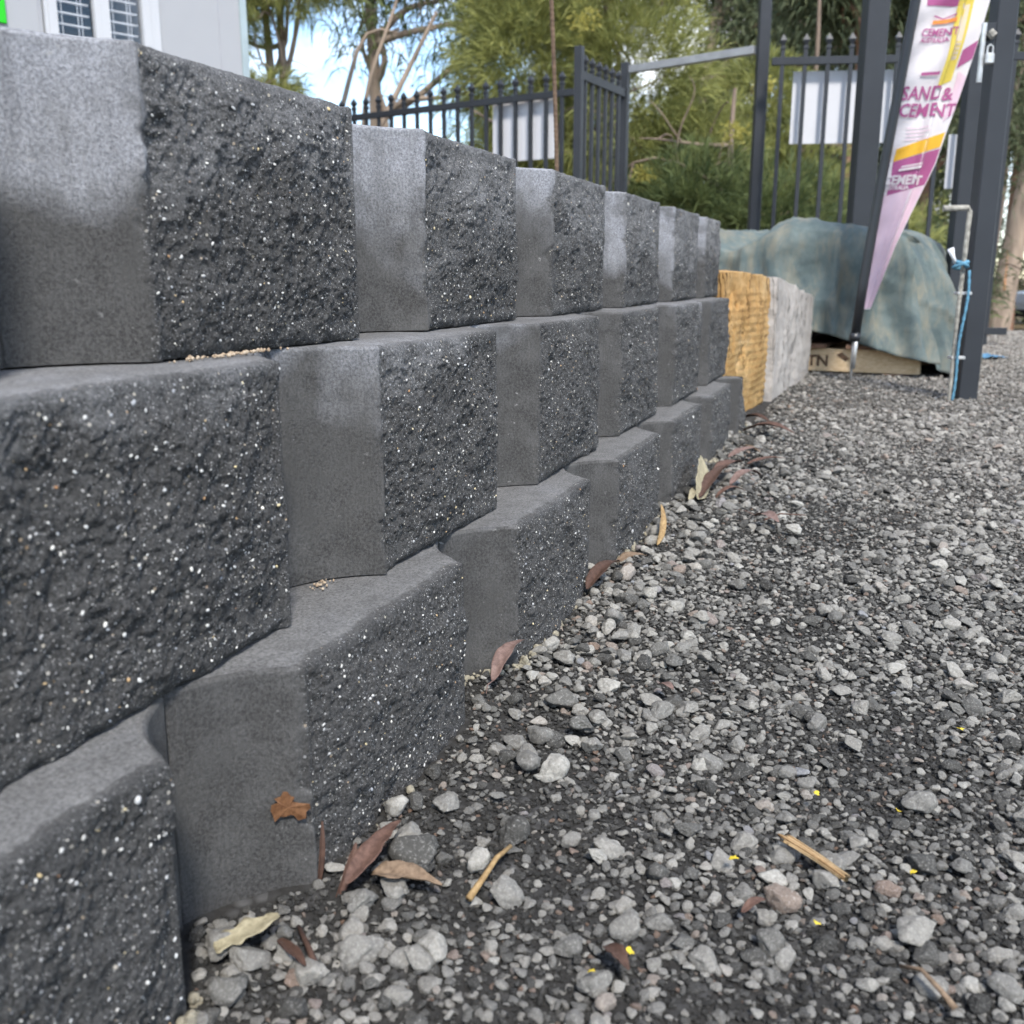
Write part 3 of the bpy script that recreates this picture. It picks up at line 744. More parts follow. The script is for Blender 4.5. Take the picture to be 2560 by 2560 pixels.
def text_mesh(txt, size, bold=0.0, extrude=0.0):
    cu = bpy.data.curves.new('lettering', 'FONT'); cu.body = txt; cu.size = size; cu.offset = bold; cu.align_x = 'LEFT'; cu.resolution_u = 3
    ob = bpy.data.objects.new('lettering_source', cu); C.objects.link(ob)
    dg = bpy.context.evaluated_depsgraph_get(); me = bpy.data.meshes.new_from_object(ob.evaluated_get(dg))
    bm = bmesh.new(); bm.from_mesh(me); bmesh.ops.triangulate(bm, faces=list(bm.faces))
    for _ in range(4):
        le = [e for e in bm.edges if e.calc_length() > 0.007]
        if not le: break
        bmesh.ops.subdivide_edges(bm, edges=le, cuts=1); bmesh.ops.triangulate(bm, faces=list(bm.faces))
    bm.verts.index_update(); V = np.array([tuple(v.co) for v in bm.verts]); F = [tuple(v.index for v in f.verts) for f in bm.faces]; bm.free()
    bpy.data.objects.remove(ob, do_unlink=True); bpy.data.curves.remove(cu); bpy.data.meshes.remove(me)
    return V, F
V, F = text_mesh('CGTN', 0.062, 0.002)
W = np.array([(*(pl(0.525 - v[0], 0.03) - UY * 0.0215), G0 + 0.040 + v[1]) for v in V])
obj('stencil_lettering', W, F, M_ink, pallet)
W = np.array([(*(pl(a, 0.03) - UY * 0.0215), z) for a, z in ((0.32, G0 + 0.085), (0.30, G0 + 0.098), (0.268, G0 + 0.072), (0.282, G0 + 0.060))])
obj('stencil_mark', W, [(0, 1, 2, 3)], M_ink, pallet)

def cushion(c, s, rz, seed, label):
    bm = bmesh.new(); bmesh.ops.create_icosphere(bm, subdivisions=4, radius=1.0)
    v = np.array([tuple(x.co) for x in bm.verts]); f = [tuple(x.index for x in q.verts) for q in bm.faces]; bm.free()
    v = np.sign(v) * np.abs(v) ** 0.55
    v = v * np.array(s) * (1 + 0.09 * fbm(v * 2.2 + seed, 4, seed))[:, None]
    R = np.array([[math.cos(rz), -math.sin(rz)], [math.sin(rz), math.cos(rz)]])
    v[:, :2] = v[:, :2] @ R.T
    return single('cement_bag', v + np.array(c), f, M_bag, label, 'bag', (c[0], c[1], c[2] - s[2]), 'bags stacked on the pallet', True)
for i, (a, lab) in enumerate(((0.88, 'dark plastic-wrapped bag on the pallet behind the pale sandstone block'), (0.54, 'dark shiny plastic-wrapped bag sagging out under the raised tarpaulin hem'), (0.20, 'plastic-wrapped bag on the pallet end nearest the gate posts'))):
    p = pl(a, 0.29); cushion((p[0], p[1], G0 + 0.128 + 0.062), (0.165, 0.25, 0.062), PANG, 60 + i, lab)

TC = PC + UX * 0.575 + UY * 0.535
npr, nring = 300, 60; tv = []
HA, HB = 0.645, 0.520
for j in range(nring):
    for i in range(npr):
        ph = 2 * math.pi * i / npr; c_, s_ = math.cos(ph), math.sin(ph)
        k = (abs(c_) ** 7 + abs(s_) ** 7) ** (-1 / 7.0)
        ex, ey = c_ * k, s_ * k                      # on the unit rounded square; ex=+1 left end, ey=-1 front
        topz = 0.640 + 0.030 * math.exp(-((ex * HA + 0.12) / 0.22) ** 2) - 0.055 * math.exp(-((ex * HA - 0.20) / 0.11) ** 2) - 0.035 * max(0, -ex - 0.55)
        if j < 16:
            t = j / 16 * 0.96
            lx, ly = ex * HA * t * (0.88 if ex < 0 else 1), ey * HB * t
            z = 0.640 + (topz - 0.640) * min(1, t * 1.2) - 0.03 * t ** 6
            z += 0.020 * float(vnoise(np.array([[lx * 5, ly * 5, 1.0]]), 5)[0]) * (1 - 0.3 * t)
            lump = 0
        else:
            t = (j - 15) / (nring - 16)
            hem = 0.13
            if ey < -0.6: hem = 0.115 + 0.145 * sstep(-1.0, 0.0, np.array([ex]))[0]
            if ex < -0.9: hem = 0.056 + 0.055 * sstep(-0.75, -0.98, np.array([ey]))[0]
            z = topz - 0.03 - (topz - 0.03 - hem) * t + 0.0
            fold = math.sin(ph * 17 + 2.2 * math.sin(ph * 5 + t)) * 0.026 + math.sin(ph * 37 + 3 * math.sin(ph * 3)) * 0.014
            flare = 0.015 + 0.030 * t + (0.035 * t * t if ex < -0.75 else 0)
            arc = ex * HA * (1 if abs(ey) > 0.8 else 0.3) - ey * HB * (1 if abs(ex) > 0.8 else 0.3)
            cre = abs(float(vnoise(np.array([[arc * 13 + t * 1.5, t * 0.8, 2.0]]), 31)[0]))
            r7 = (1 - abs(float(vnoise(np.array([[arc * 8.0, t * 0.5, 5.0]]), 33)[0]))) ** 2; r17 = (1 - abs(float(vnoise(np.array([[arc * 21.0 + t, t * 0.7, 8.0]]), 34)[0]))) ** 2
            if ex < -0.75: flare = -0.085 * (1 - t) ** 1.3 + 0.075 * t
            off = flare + (0.095 * (r7 - 0.45) + 0.030 * (r17 - 0.45)) * (0.15 + 0.85 * t ** 0.7) + 0.02 * cre * t + 0.012 * math.sin(t * 7 + ph * 3)
            edge = 1 - 0.04 * (1 - min(1, t * 5)) ** 2
            lx, ly = ex * (HA * edge + off), ey * (HB * edge + off)
        p = TC + UX * lx + UY * ly
        tv.append((p[0], p[1], z))
tv = np.array(tv)
q = fbm(tv * 9, 4, 77); diag = fbm((tv @ np.array([[1, 0.3, 0.6], [0, 1, 0.4], [-0.7, 0, 1.0]])) * np.array([3, 3, 11]), 3, 79)
r1_ = (1 - np.abs(fbm((tv @ np.array([[1, 0.3, 0.7], [0, 1, 0.3], [-0.55, 0, 1.0]])) * np.array([4.5, 2.5, 3.5]), 2, 79))) ** 5; r2_ = (1 - np.abs(fbm((tv @ np.array([[1, 0, -0.5], [0, 1, 0.3], [0.4, 0, 1.0]])) * np.array([13, 4, 4.0]), 2, 83))) ** 4
am_ = sstep(0.66, 0.55, tv[:, 2]); tv[:, 1] -= 0.012 * q + (0.012 * r1_ + 0.006 * r2_ - 0.01) * am_; tv[:, 2] += 0.018 * r1_ * (1 - am_) + 0.008 * r2_ * (1 - am_); tv[:, 2] += 0.010 * fbm(tv * 7 + 4, 3, 78) * (tv[:, 2] > 0.2)
tarp = single('tarpaulin', tv, gridF(npr, nring, True), M_tarp, 'faded blue-green tarpaulin with tan stains draped over the loaded pallet', 'tarpaulin', (TC[0], TC[1], 0.055), smooth=True)
sol = tarp.modifiers.new('thickness', 'SOLIDIFY'); sol.thickness = 0.003; sol.offset = -1

# ------------------------------------------------------------------ fences, gate and posts
def post(x, y, z0, z1, w, parent, name='post', dep=None, rz=0.0, mat=None):
    V, F = bbox((x, y, (z0 + z1) / 2), (w, dep or w, z1 - z0), 0.003, rz); return obj(name, V, F, mat or M_post, parent)
def spear(x, y, z0, z1, w, parent, rz):
    h = w / 2; prof = [(h, z0), (h, z1 - 0.085), (h * 1.3, z1 - 0.08), (h * 1.3, z1 - 0.068), (h * 0.8, z1 - 0.062), (h * 1.7, z1 - 0.034), (h * 0.15, z1)]
    V = []; F = []
    cs, sn = math.cos(rz), math.sin(rz)
    for (r_, z) in prof:
        for a, b in ((-1, -1), (1, -1), (1, 1), (-1, 1)):
            V.append((x + (a * cs - b * sn) * r_, y + (a * sn + b * cs) * r_, z))
    F = gridF(4, len(prof), True) + [(0, 3, 2, 1), tuple(4 * (len(prof) - 1) + i for i in range(4))]
    return obj('picket', V, F, M_post, parent)
def rail(a, b, z, w, h, parent, name='rail', mat=None):
    a = np.array(a); b = np.array(b); c = (a + b) / 2; L = np.linalg.norm(b - a); rz = math.atan2(b[1] - a[1], b[0] - a[0])
    V, F = bbox((c[0], c[1], z), (L, w, h), 0.002, rz); return obj(name, V, F, mat or M_post, parent)
def fence(a, b, step, zr, ztop, label, base_z, off=0.0, posts=(), pw=0.022):
    a = np.array(a, float); b = np.array(b, float); L = np.linalg.norm(b - a); d = (b - a) / L; rz = math.atan2(d[1], d[0])
    t = thing('picket_fence', label, 'fence', (a[0], a[1], base_z))
    rail(a, b, zr, 0.03, 0.042, t); rail(a, b, base_z + 0.18, 0.03, 0.042, t)
    s = off
    while s < L:
        p = a + d * s; spear(p[0], p[1], base_z + 0.08, ztop, pw, t, rz); s += step
    for s, z1, w in posts:
        p = a + d * s; post(p[0], p[1], base_z, z1, w, t, rz=rz)
    return t
LF0, LF1 = (-1.42, 8.12), (0.40, 6.87)
fence(LF0, LF1, 0.1215, 1.60, 1.735, 'black spear-topped picket fence between the office building and the open gate', -0.12, 0.05)
fence((1.50, 6.22), (2.95, 6.06), 0.128, 1.655, 1.80, 'black spear-topped picket fence behind the tarpaulin and the banner', -0.05, 0.06)
gd = thing('pedestrian_gate', 'open black picket gate leaf seen almost edge-on beside its tall hinge post', 'gate', (0.40, 6.40, -0.03))
GA, GB = np.array([0.40, 6.40]), np.array([0.745, 7.06]); gdir = (GB - GA) / np.linalg.norm(GB - GA); grz = math.atan2(gdir[1], gdir[0])
post(GA[0], GA[1], -0.05, 1.775, 0.048, gd, 'hinge_post', rz=grz)
post(GB[0], GB[1], -0.02, 1.81, 0.050, gd, 'latch_stile', rz=grz)
rail(GA, GB, 1.62, 0.03, 0.05, gd); rail(GA, GB, 0.15, 0.03, 0.05, gd)
for i in range(6):
    p = GA + gdir * (0.09 + 0.108 * i); spear(p[0], p[1], 0.10, 1.745, 0.022, gd, grz)
fr = thing('overhead_gate', 'tall charcoal square post with a pale grey overhead bar reaching left to the gate', 'gate', (1.492, 6.42, -0.05))
post(1.492, 6.42, -0.05, 2.9, 0.066, fr)
rail((0.775, 7.04), (1.455, 6.45), 1.765, 0.045, 0.045, fr, 'overhead_bar', M_rail)
t1 = thing('gate_post', 'thick charcoal square steel post standing behind the tarpaulin left of the banner', 'post', (1.72, 5.15, 0.0))
post(1.72, 5.15, -0.03, 2.6, 0.102, t1, 'shaft'); V, F = bbox((1.72, 5.15, 2.606), (0.11, 0.11, 0.012), 0.002); obj('cap', V, F, M_post, t1)
t2 = thing('gate_post', 'heavy charcoal gate post at the right edge, nearest of the posts, standing on the gravel', 'post', (1.473, 3.26, 0.055))
post(1.473, 3.26, 0.05, 2.1, 0.062, t2, 'shaft', 0.062)
V, F = bbox((1.473, 3.26, 2.106), (0.07, 0.07, 0.012), 0.002); obj('cap', V, F, M_post, t2)
t3 = thing('gate_post', 'slimmer charcoal gate post rising behind the right end of the tarpaulin', 'post', (1.90, 4.42, 0.05))
post(1.90, 4.42, 0.03, 1.36, 0.060, t3, 'shaft'); V, F = bbox((1.90, 4.42, 1.366), (0.066, 0.066, 0.012), 0.002); obj('cap', V, F, M_post, t3)
lt = thing('gate_latch', 'small black and worn white slide latch with padlock on the right gate post', 'latch', (1.44, 3.235, 1.08))
V, F = bbox((1.425, 3.235, 1.155), (0.036, 0.012, 0.065), 0.002); obj('plate', V, F, M_post, lt)
V, F = tube([(1.405, 3.228, 1.185), (1.405, 3.228, 1.02)], 0.008, 8); obj('slide_bolt', V, F, M_galv, lt)
V, F = tube([(1.420, 3.222, 1.16), (1.432, 3.215, 1.145)], 0.012, 10); obj('bolt_knob', V, F, M_white, lt)
V, F = bbox((1.425, 3.218, 1.085), (0.026, 0.018, 0.032), 0.004); obj('padlock_body', V, F, M_galv, lt)
V, F = tube([(1.417, 3.218, 1.098), (1.417, 3.218, 1.118), (1.425, 3.218, 1.124), (1.433, 3.218, 1.118), (1.433, 3.218, 1.098)], 0.003, 6); obj('shackle', V, F, M_galv, lt)
db = thing('drop_bolt', 'worn white drop bolt rod with a bent handle standing against the right gate post', 'drop bolt', (1.425, 3.20, 0.055))
V, F = tube([(1.402, 3.205, 0.05), (1.402, 3.205, 0.36), (1.408, 3.205, 0.645), (1.401, 3.205, 0.657), (1.325, 3.205, 0.655)], [0.0065, 0.0065, 0.008, 0.0085, 0.0095], 10); obj('rod', V, F, M_white, db)
for zz in (0.40, 0.20):
    V, F = bbox((1.416, 3.216, zz), (0.045, 0.034, 0.010), 0.002); obj('guide', V, F, M_galv, db)
rp = []; rr_ = []
for i in range(40):
    t = i / 39; rp.append((1.418 - 0.012 * t + 0.004 * math.sin(t * 9), 3.190 - 0.006 * math.sin(t * 5), 0.47 - 0.41 * t)); rr_.append(0.0045 + 0.001 * math.sin(i * 2.4))
kn = []
for i in range(26):
    a = i / 25 * 2 * math.pi * 2.2; kn.append((1.392 + 0.020 * math.cos(a), 3.196 + 0.018 * math.sin(a), 0.487 + 0.010 * math.sin(a * 0.6)))
rope = thing('rope', 'light blue rope knotted round the drop bolt and hanging to the ground', 'rope', (1.41, 3.19, 0.06))
V, F = tube(rp, rr_, 8); obj('strand', V, F, M_rope, rope, True)
V, F = tube(kn, 0.006, 7); obj('knot', V, F, M_rope, rope, True)
V, F = tube([(1.375, 3.19, 0.49), (1.362, 3.188, 0.512), (1.352, 3.187, 0.535)], [0.005, 0.006, 0.011], 7); obj('frayed_end', V, F, M_rag, rope, True)
# pipe stub with rag
pt = thing('pipe_stub', 'short grey pipe standing behind the right end of the tarpaulin', 'pipe', (1.99, 4.60, 0.05))
V, F = tube([(1.99, 4.60, 0.04), (1.99, 4.60, 0.24)], 0.022, 12); obj('shaft', V, F, M_galv, pt, True)
V, F = tube([(1.99, 4.60, 0.17), (1.99, 4.60, 0.19)], 0.026, 12); obj('collar', V, F, M_galv, pt, True)
rg = []; 
for i in range(14):
    t = i / 13; rg.append((1.99 + 0.006 * math.sin(t * 9), 4.598, 0.20 + 0.13 * t))
V, F = tube(rg, [0.034 + 0.008 * math.sin(i * 1.9) - (0.02 * max(0, i - 9) / 4) for i in range(14)], 14); V += 0.010 * np.stack([fbm(V * 30, 3, 5), fbm(V * 30, 3, 6), 0 * V[:, 0]], 1)
single('rag', V, F, M_rag, 'white cloth rag tied round the top of the grey pipe', 'rag', (1.99, 4.6, 0.2), smooth=True)
# scrap of tarpaulin on the ground
gxs = np.linspace(-0.1, 0.1, 16); sv_ = []
for b in gxs:
    for a in gxs: sv_.append((2.28 + a * 0.75, 4.85 + b * 0.6, 0.0))
sv_ = np.array(sv_); sv_[:, 2] = gz(sv_[:, 0], sv_[:, 1]) + 0.014 + 0.030 * np.abs(fbm(sv_ * 14, 3, 9)) * (1 - ((sv_[:, 0] - 2.28) / 0.13) ** 2)
single('tarpaulin_scrap', sv_, gridF(16, 16), M_scrap, 'crumpled dark blue tarpaulin scrap lying on the gravel behind the right post', 'scrap', (2.28, 4.85, 0.05), smooth=True)
# signs on the fences (their blank backs face the yard)
def board(c, w, h, rz, label, group=None, n=(1, 1)):
    V, F = bbox((0, 0, 0), (w, 0.006, h), 0.0015, rz); V = V + np.array(c)
    return single('sign_board', V, F, M_sign, label, 'sign', (c[0], c[1], c[2] - h / 2), group)
lrz = math.atan2(LF1[1] - LF0[1], LF1[0] - LF0[0])
board((0.075, 7.145, 1.42), 0.50, 0.42, lrz, 'blank white sign board fixed behind the picket fence left of the gate')
board((1.835, 6.245, 1.41), 0.39, 0.40, -0.11, 'blank white sign board behind the fence left of the thick post')
board((2.205, 6.205, 1.41), 0.33, 0.40, -0.11, 'blank white sign board behind the fence between the thick post and banner')
board((2.62, 6.155, 1.10), 0.16, 0.30, -0.11, 'small white sign board low on the fence showing past the right side of the banner')

# rusty reinforcing bar standing behind the wall
rb = []; rr_ = []
for i in range(160):
    t = i / 159; z = 0.40 + t * 0.95
    rb.append((0.112 - 0.030 * t * t + 0.002 * math.sin(t * 6), 2.6, z)); rr_.append(0.0056 if i % 2 else 0.0048)
V, F = tube(rb, rr_, 8)
single('reinforcing_bar', V, F, M_rust, 'thin rusty ribbed steel bar standing upright behind the block wall', 'steel bar', (0.112, 2.6, 0.42))

# ------------------------------------------------------------------ site office
bc = np.array([-1.745, 7.0]); bd = np.array([-0.69, -0.725]); bd /= np.linalg.norm(bd); bo = np.array([-bd[1], bd[0]])   # bd runs left along the front
if bo @ (-bc) < 0: bo = -bo                         # outward: towards the camera
brz = math.atan2(bd[1], bd[0])
def bb(s0, s1, z0, z1, o0, o1, mat, name, parent, bev=0.0):
    c = bc + bd * (s0 + s1) / 2 + bo * (o0 + o1) / 2
    V, F = bbox((c[0], c[1], (z0 + z1) / 2), (s1 - s0, o1 - o0, z1 - z0), bev, brz); return obj(name, V, F, mat, parent)
office = thing('office_building', 'pale grey panel-clad site office with white framed windows behind the block wall', 'building', (bc[0], bc[1], -0.1))
# visible stretch of the front: s from 0 (corner) to about 3 m, windows between
def px(u): # horizontal picture position on the front, solved once for placing panel joints
    a = (u - 966) / 1887.0 * 0.924
    return (a * bc[1] - bc[0]) / (bd[0] - a * bd[1])
s_f = [px(270 + 16), px(97 - 13)]
wz0, wz1 = 1.70, 2.75
walls = [(0.0, s_f[0]), (s_f[1], 4.2)]
bb(0.0, s_f[0], -0.1, 3.0, -2.4, 0.0, M_clad, 'wall', office); bb(s_f[1], 4.2, -0.1, 3.0, -2.4, 0.0, M_clad, 'wall', office)
bb(s_f[0], s_f[1], -0.1, wz0, -2.4, 0.0, M_clad, 'wall', office); bb(s_f[0], s_f[1], wz1, 3.0, -2.4, 0.0, M_clad, 'wall', office)
bb(s_f[0], s_f[1], wz0, wz1, -2.3, -0.5, M_dark, 'interior', office)
bb(-0.035, 0.012, -0.1, 3.02, -0.06, 0.012, M_trim, 'corner_trim', office)
bb(-0.1, 4.3, 3.0, 3.12, -2.5, 0.12, M_trim, 'roof', office)
for u in (78, 415): bb(px(u) - 0.004, px(u) + 0.004, -0.1, 3.0, 0.0, 0.003, M_seam, 'panel_joint', office)
for k, (uR, uL) in enumerate(((270, 208), (180, 110))):
    a, b2 = px(uR), px(uL)
    wn = bb(a - 0.05, a, wz0, wz1, -0.02, 0.02, M_frame, 'window', office)
    bb(b2, b2 + 0.05, wz0, wz1, -0.02, 0.021, M_frame, 'frame_stile', wn); bb(a, b2, wz0, wz0 + 0.06, -0.02, 0.019, M_frame, 'sill', wn); bb(a, b2, wz1 - 0.06, wz1, -0.02, 0.019, M_frame, 'head', wn)
    bb(a, b2, wz0 + 0.06, wz1 - 0.06, -0.010, -0.006, M_glass, 'pane', wn)
    for i in range(17):
        z = wz0 + 0.09 + i * 0.060
        bb(a + 0.01, b2 - 0.01, z, z + 0.006, -0.062, -0.035, M_blind, 'blind_slat', wn)
    for q_ in (0.25, 0.35, 0.78):
        bb(a + (b2 - a) * q_, a + (b2 - a) * q_ + 0.003, wz0 + 0.06, wz1 - 0.06, -0.034, -0.031, M_blind, 'blind_cord', wn)
mid0, mid1 = px(208) + 0.05, px(180) - 0.05
if mid1 > mid0: bb(mid0, mid1, wz0, wz1, -0.02, 0.012, M_frame, 'mullion', office)
bb(px(270) - 0.05 - 0.06, px(270) - 0.05, wz0 - 0.04, wz1, -0.02, 0.014, M_frame, 'window_trim', office); bb(px(110) + 0.05, px(97) + 0.03, wz0 - 0.04, wz1, -0.02, 0.014, M_frame, 'window_trim', office)
c0 = bc + bd * (px(14) + 0.45) + bo * 0.012
V, F = bbox((c0[0], c0[1], 2.165), (0.9, 0.012, 0.75), 0.002, brz)
single('green_sign', V, F, M_green, 'bright green panel sign on the office wall at the top left corner', 'sign', (c0[0], c0[1], 1.79))

# ------------------------------------------------------------------ feather banner
FY = 3.79
flag = thing('feather_banner', 'tall white, purple and yellow feather banner advertising sand and cement on a leaning black pole', 'banner', (1.278, FY, 0.05))
V, F = tube([(1.277, FY, 0.03), (1.280, FY, 0.23)], [0.004, 0.0075], 8); obj('ground_spike', V, F, M_galv, flag, True)
V, F = tube([(1.279, FY - 0.012, 0.115), (1.284, FY - 0.012, 0.245)], 0.008, 8); obj('spike_sleeve', V, F, M_galv, flag, True)
pp = [(1.282, FY, 0.225), (1.297, FY, 0.42), (1.335, FY, 0.80), (1.402, FY, 1.38), (1.50, FY, 1.95), (1.62, FY, 2.45)]
V, F = tube(pp, [0.0175, 0.018, 0.018, 0.0175, 0.015, 0.010], 12); obj('pole', V, F, M_black, flag, True)
V, F = tube([(1.2805, FY, 0.215), (1.2825, FY, 0.245)], 0.021, 12); obj('pole_collar', V, F, M_black, flag, True)
zr_ = [0.329, 0.56, 0.751, 0.846, 0.966, 1.076, 1.232, 1.386, 1.9, 2.45]; xr_ = [1.332, 1.41, 1.491, 1.531, 1.563, 1.595, 1.636, 1.668, 1.76, 1.70]
zl_ = [0.225, 0.42, 0.80, 1.38, 1.95, 2.45]; xl_ = [1.282, 1.297, 1.335, 1.402, 1.50, 1.62]
def fl(z): return np.interp(z, zl_, xl_) + 0.014
def frr(z): return np.interp(z, zr_, xr_)
def fold(x, z):
    """depth of the hanging cloth: wrinkles fanning from the pole, one long fold down the right"""
    xl, xr = fl(z), frr(z); s = np.clip((x - xl) / np.maximum(xr - xl, 1e-3), 0, 1)
    y = 0.010 * np.sin(26 * (z * 0.75 - x * 1.1) + 2 * np.sin(z * 5)) * s * (1 - s) * 4
    y = y + 0.006 * np.sin(60 * (z - x * 0.6)) * (1 - s) ** 2
    c = 0.68 + 0.05 * np.sin(z * 4)
    y = y - 0.022 * np.exp(-((s - c + 0.07) / 0.07) ** 2) + 0.030 * sstep(c - 0.03, c + 0.06, s) - 0.012 * sstep(c + 0.1, 1.0, s)
    return FY + y * np.clip((xr - xl) / 0.12, 0.15, 1)
M_cloth = cloth_mat('white_banner_cloth', (0.74, 0.69, 0.69)); M_purple = cloth_mat('purple_print', (0.42, 0.12, 0.27)); M_pink = cloth_mat('pale_pink_print', (0.74, 0.56, 0.64))
M_yel = cloth_mat('yellow_print', (0.72, 0.58, 0.12)); M_orng = cloth_mat('orange_yellow_print', (0.85, 0.50, 0.06)); M_cream = cloth_mat('cream_print', (0.74, 0.64, 0.52)); M_ora = cloth_mat('orange_print', (0.80, 0.30, 0.08))
zz = np.linspace(0.332, 2.45, 190); su = np.linspace(0, 1, 44)
Zf, Sf = np.meshgrid(zz, su, indexing='ij'); Xf = fl(Zf) + (frr(Zf) - fl(Zf)) * Sf
Yf = fold(Xf.ravel(), Zf.ravel())
cl = obj('cloth', np.stack([Xf.ravel(), Yf, Zf.ravel()], 1), gridF(44, 190), M_cloth, flag, True)
LAY = [0]
def patch(z0l, z1l, z0r, z1r, s0, s1, mat, name='print_panel', nu_=20, nv_=16):
    """printed area between s0..s1 across; left and right end heights differ"""
    LAY[0] += 1; V = []
    for j in range(nv_):
        for i in range(nu_):
            a = i / (nu_ - 1); b = j / (nv_ - 1); s = s0 + (s1 - s0) * a
            zb = z0l + (z0r - z0l) * a; zt = z1l + (z1r - z1l) * a; z = zb + (zt - zb) * b
            x = fl(z) + (frr(z) - fl(z)) * s; V.append((x, float(fold(np.array([x]), np.array([z]))[0]) - 0.0012 - 0.0003 * LAY[0], z))
    return obj(name, V, gridF(nu_, nv_), mat, flag, True)
patch(0.332, 0.735, 0.34, 0.77, 0.02, 0.98, M_pink)
patch(0.735, 0.852, 0.775, 0.900, 0.10, 0.98, M_purple, 'purple_panel')
patch(0.852, 0.895, 0.905, 0.955, 0.10, 0.97, M_orng, 'yellow_band')
patch(1.365, 1.60, 1.365, 1.60, 0.10, 0.60, M_purple, 'purple_panel')
patch(1.10, 1.75, 1.13, 1.75, 0.53, 0.80, M_yel, 'yellow_panel'); patch(1.19, 1.55, 1.20, 1.55, 0.60, 0.76, M_cream, 'cream_panel')
patch(1.17, 1.23, 1.20, 1.26, 0.82, 0.99, M_purple, 'purple_panel')
patch(0.99, 1.16, 1.02, 1.14, 0.86, 0.99, M_pink)
def letters(txt, x, z, size, mat, shear=0.16, bold=0.0, name='lettering'):
    LAY[0] += 1
    V, F = text_mesh(txt, size, bold)
    W = np.stack([x + V[:, 0] * 0.86 + V[:, 1] * shear, np.zeros(len(V)), z + V[:, 1] + V[:, 0] * 0.02], 1)
    W[:, 1] = fold(W[:, 0], W[:, 2]) - 0.005
    return obj(name, W, F, mat, flag)
letters('SAND &', 1.377, 1.060, 0.062, M_purple, bold=0.0012); letters('CEMENT', 1.371, 1.003, 0.062, M_purple, bold=0.0012)
letters('CEMENT', 1.430, 1.268, 0.036, M_purple, bold=0.0008); letters('AUSTRALIA', 1.428, 1.248, 0.0215, M_purple, bold=0.0006)
letters('CEMENT', 1.338, 0.773, 0.044, M_cloth, bold=0.0018); letters('AUSTRALIA', 1.338, 0.755, 0.020, M_cloth, bold=0.0008)
for i, (z, s1) in enumerate(((0.925, 0.60), (0.938, 0.52), (0.951, 0.60), (0.964, 0.56))): patch(z, z + 0.0035, z + 0.004, z + 0.0075, 0.22, s1, M_pink, 'fine_print', 14, 2)
patch(1.138, 1.148, 1.142, 1.152, 0.22, 0.50, M_purple, 'rule', 14, 2)
patch(1.306, 1.318, 1.314, 1.328, 0.24, 0.55, M_ora, 'logo_arc', 14, 4); patch(1.330, 1.336, 1.322, 1.326, 0.24, 0.38, M_purple, 'logo_arc', 10, 2); patch(1.322, 1.326, 1.336, 1.341, 0.38, 0.54, M_purple, 'logo_arc', 10, 2)
patch(0.818, 0.826, 0.828, 0.838, 0.22, 0.62, M_cloth, 'logo_arc', 14, 3); patch(0.830, 0.836, 0.842, 0.847, 0.26, 0.62, M_cloth, 'logo_arc', 14, 3)
for i in range(4): patch(1.205 + 0.014 * i, 1.209 + 0.014 * i, 1.211 + 0.014 * i, 1.215 + 0.014 * i, 0.61, 0.74, M_yel, 'fine_print', 10, 2)

# ------------------------------------------------------------------ trees
def strands(cent, dirs, length, width, per, spread, droop, seed, leafy=False):
    rr = np.random.default_rng(seed); n = len(cent) * per
    c = np.repeat(cent, per, 0); d = np.repeat(dirs, per, 0) + rr.normal(size=(n, 3)) * spread
    d /= np.linalg.norm(d, axis=1)[:, None] + 1e-9
    L = length * rr.uniform(0.55, 1.25, n); Wd = width * rr.uniform(0.7, 1.3, n)
    if leafy: c = c + rr.normal(size=(n, 3)) * length * 1.1
    side = np.cross(d, rr.normal(size=(n, 3))); side /= np.linalg.norm(side, axis=1)[:, None] + 1e-9
    m = c + d * (L * 0.5)[:, None]; e = c + d * L[:, None]; e[:, 2] -= droop * L
    V = np.stack([c, m + side * Wd[:, None], e, m - side * Wd[:, None]], 1).reshape(-1, 3)
    F = np.arange(n * 4).reshape(n, 4)
    tint = np.repeat(np.clip(np.repeat(rr.random(len(cent)), per) * 0.65 + rr.random(n) * 0.35, 0, 1), 4)
    return V, F, tint
def limb(a, b, r0, r1, seed, wob=0.05, n=9):
    rr = np.random.default_rng(seed); a = np.array(a, float); b = np.array(b, float); L = np.linalg.norm(b - a)
    off = rr.normal(size=3) * wob * L; off2 = rr.normal(size=3) * wob * L * 0.5
    P = [a + (b - a) * t + off * math.sin(math.pi * t) + off2 * math.sin(2 * math.pi * t) for t in np.linspace(0, 1, n)]
    return tube([tuple(p) for p in P], list(np.linspace(r0, r1, n)), 8, False), P
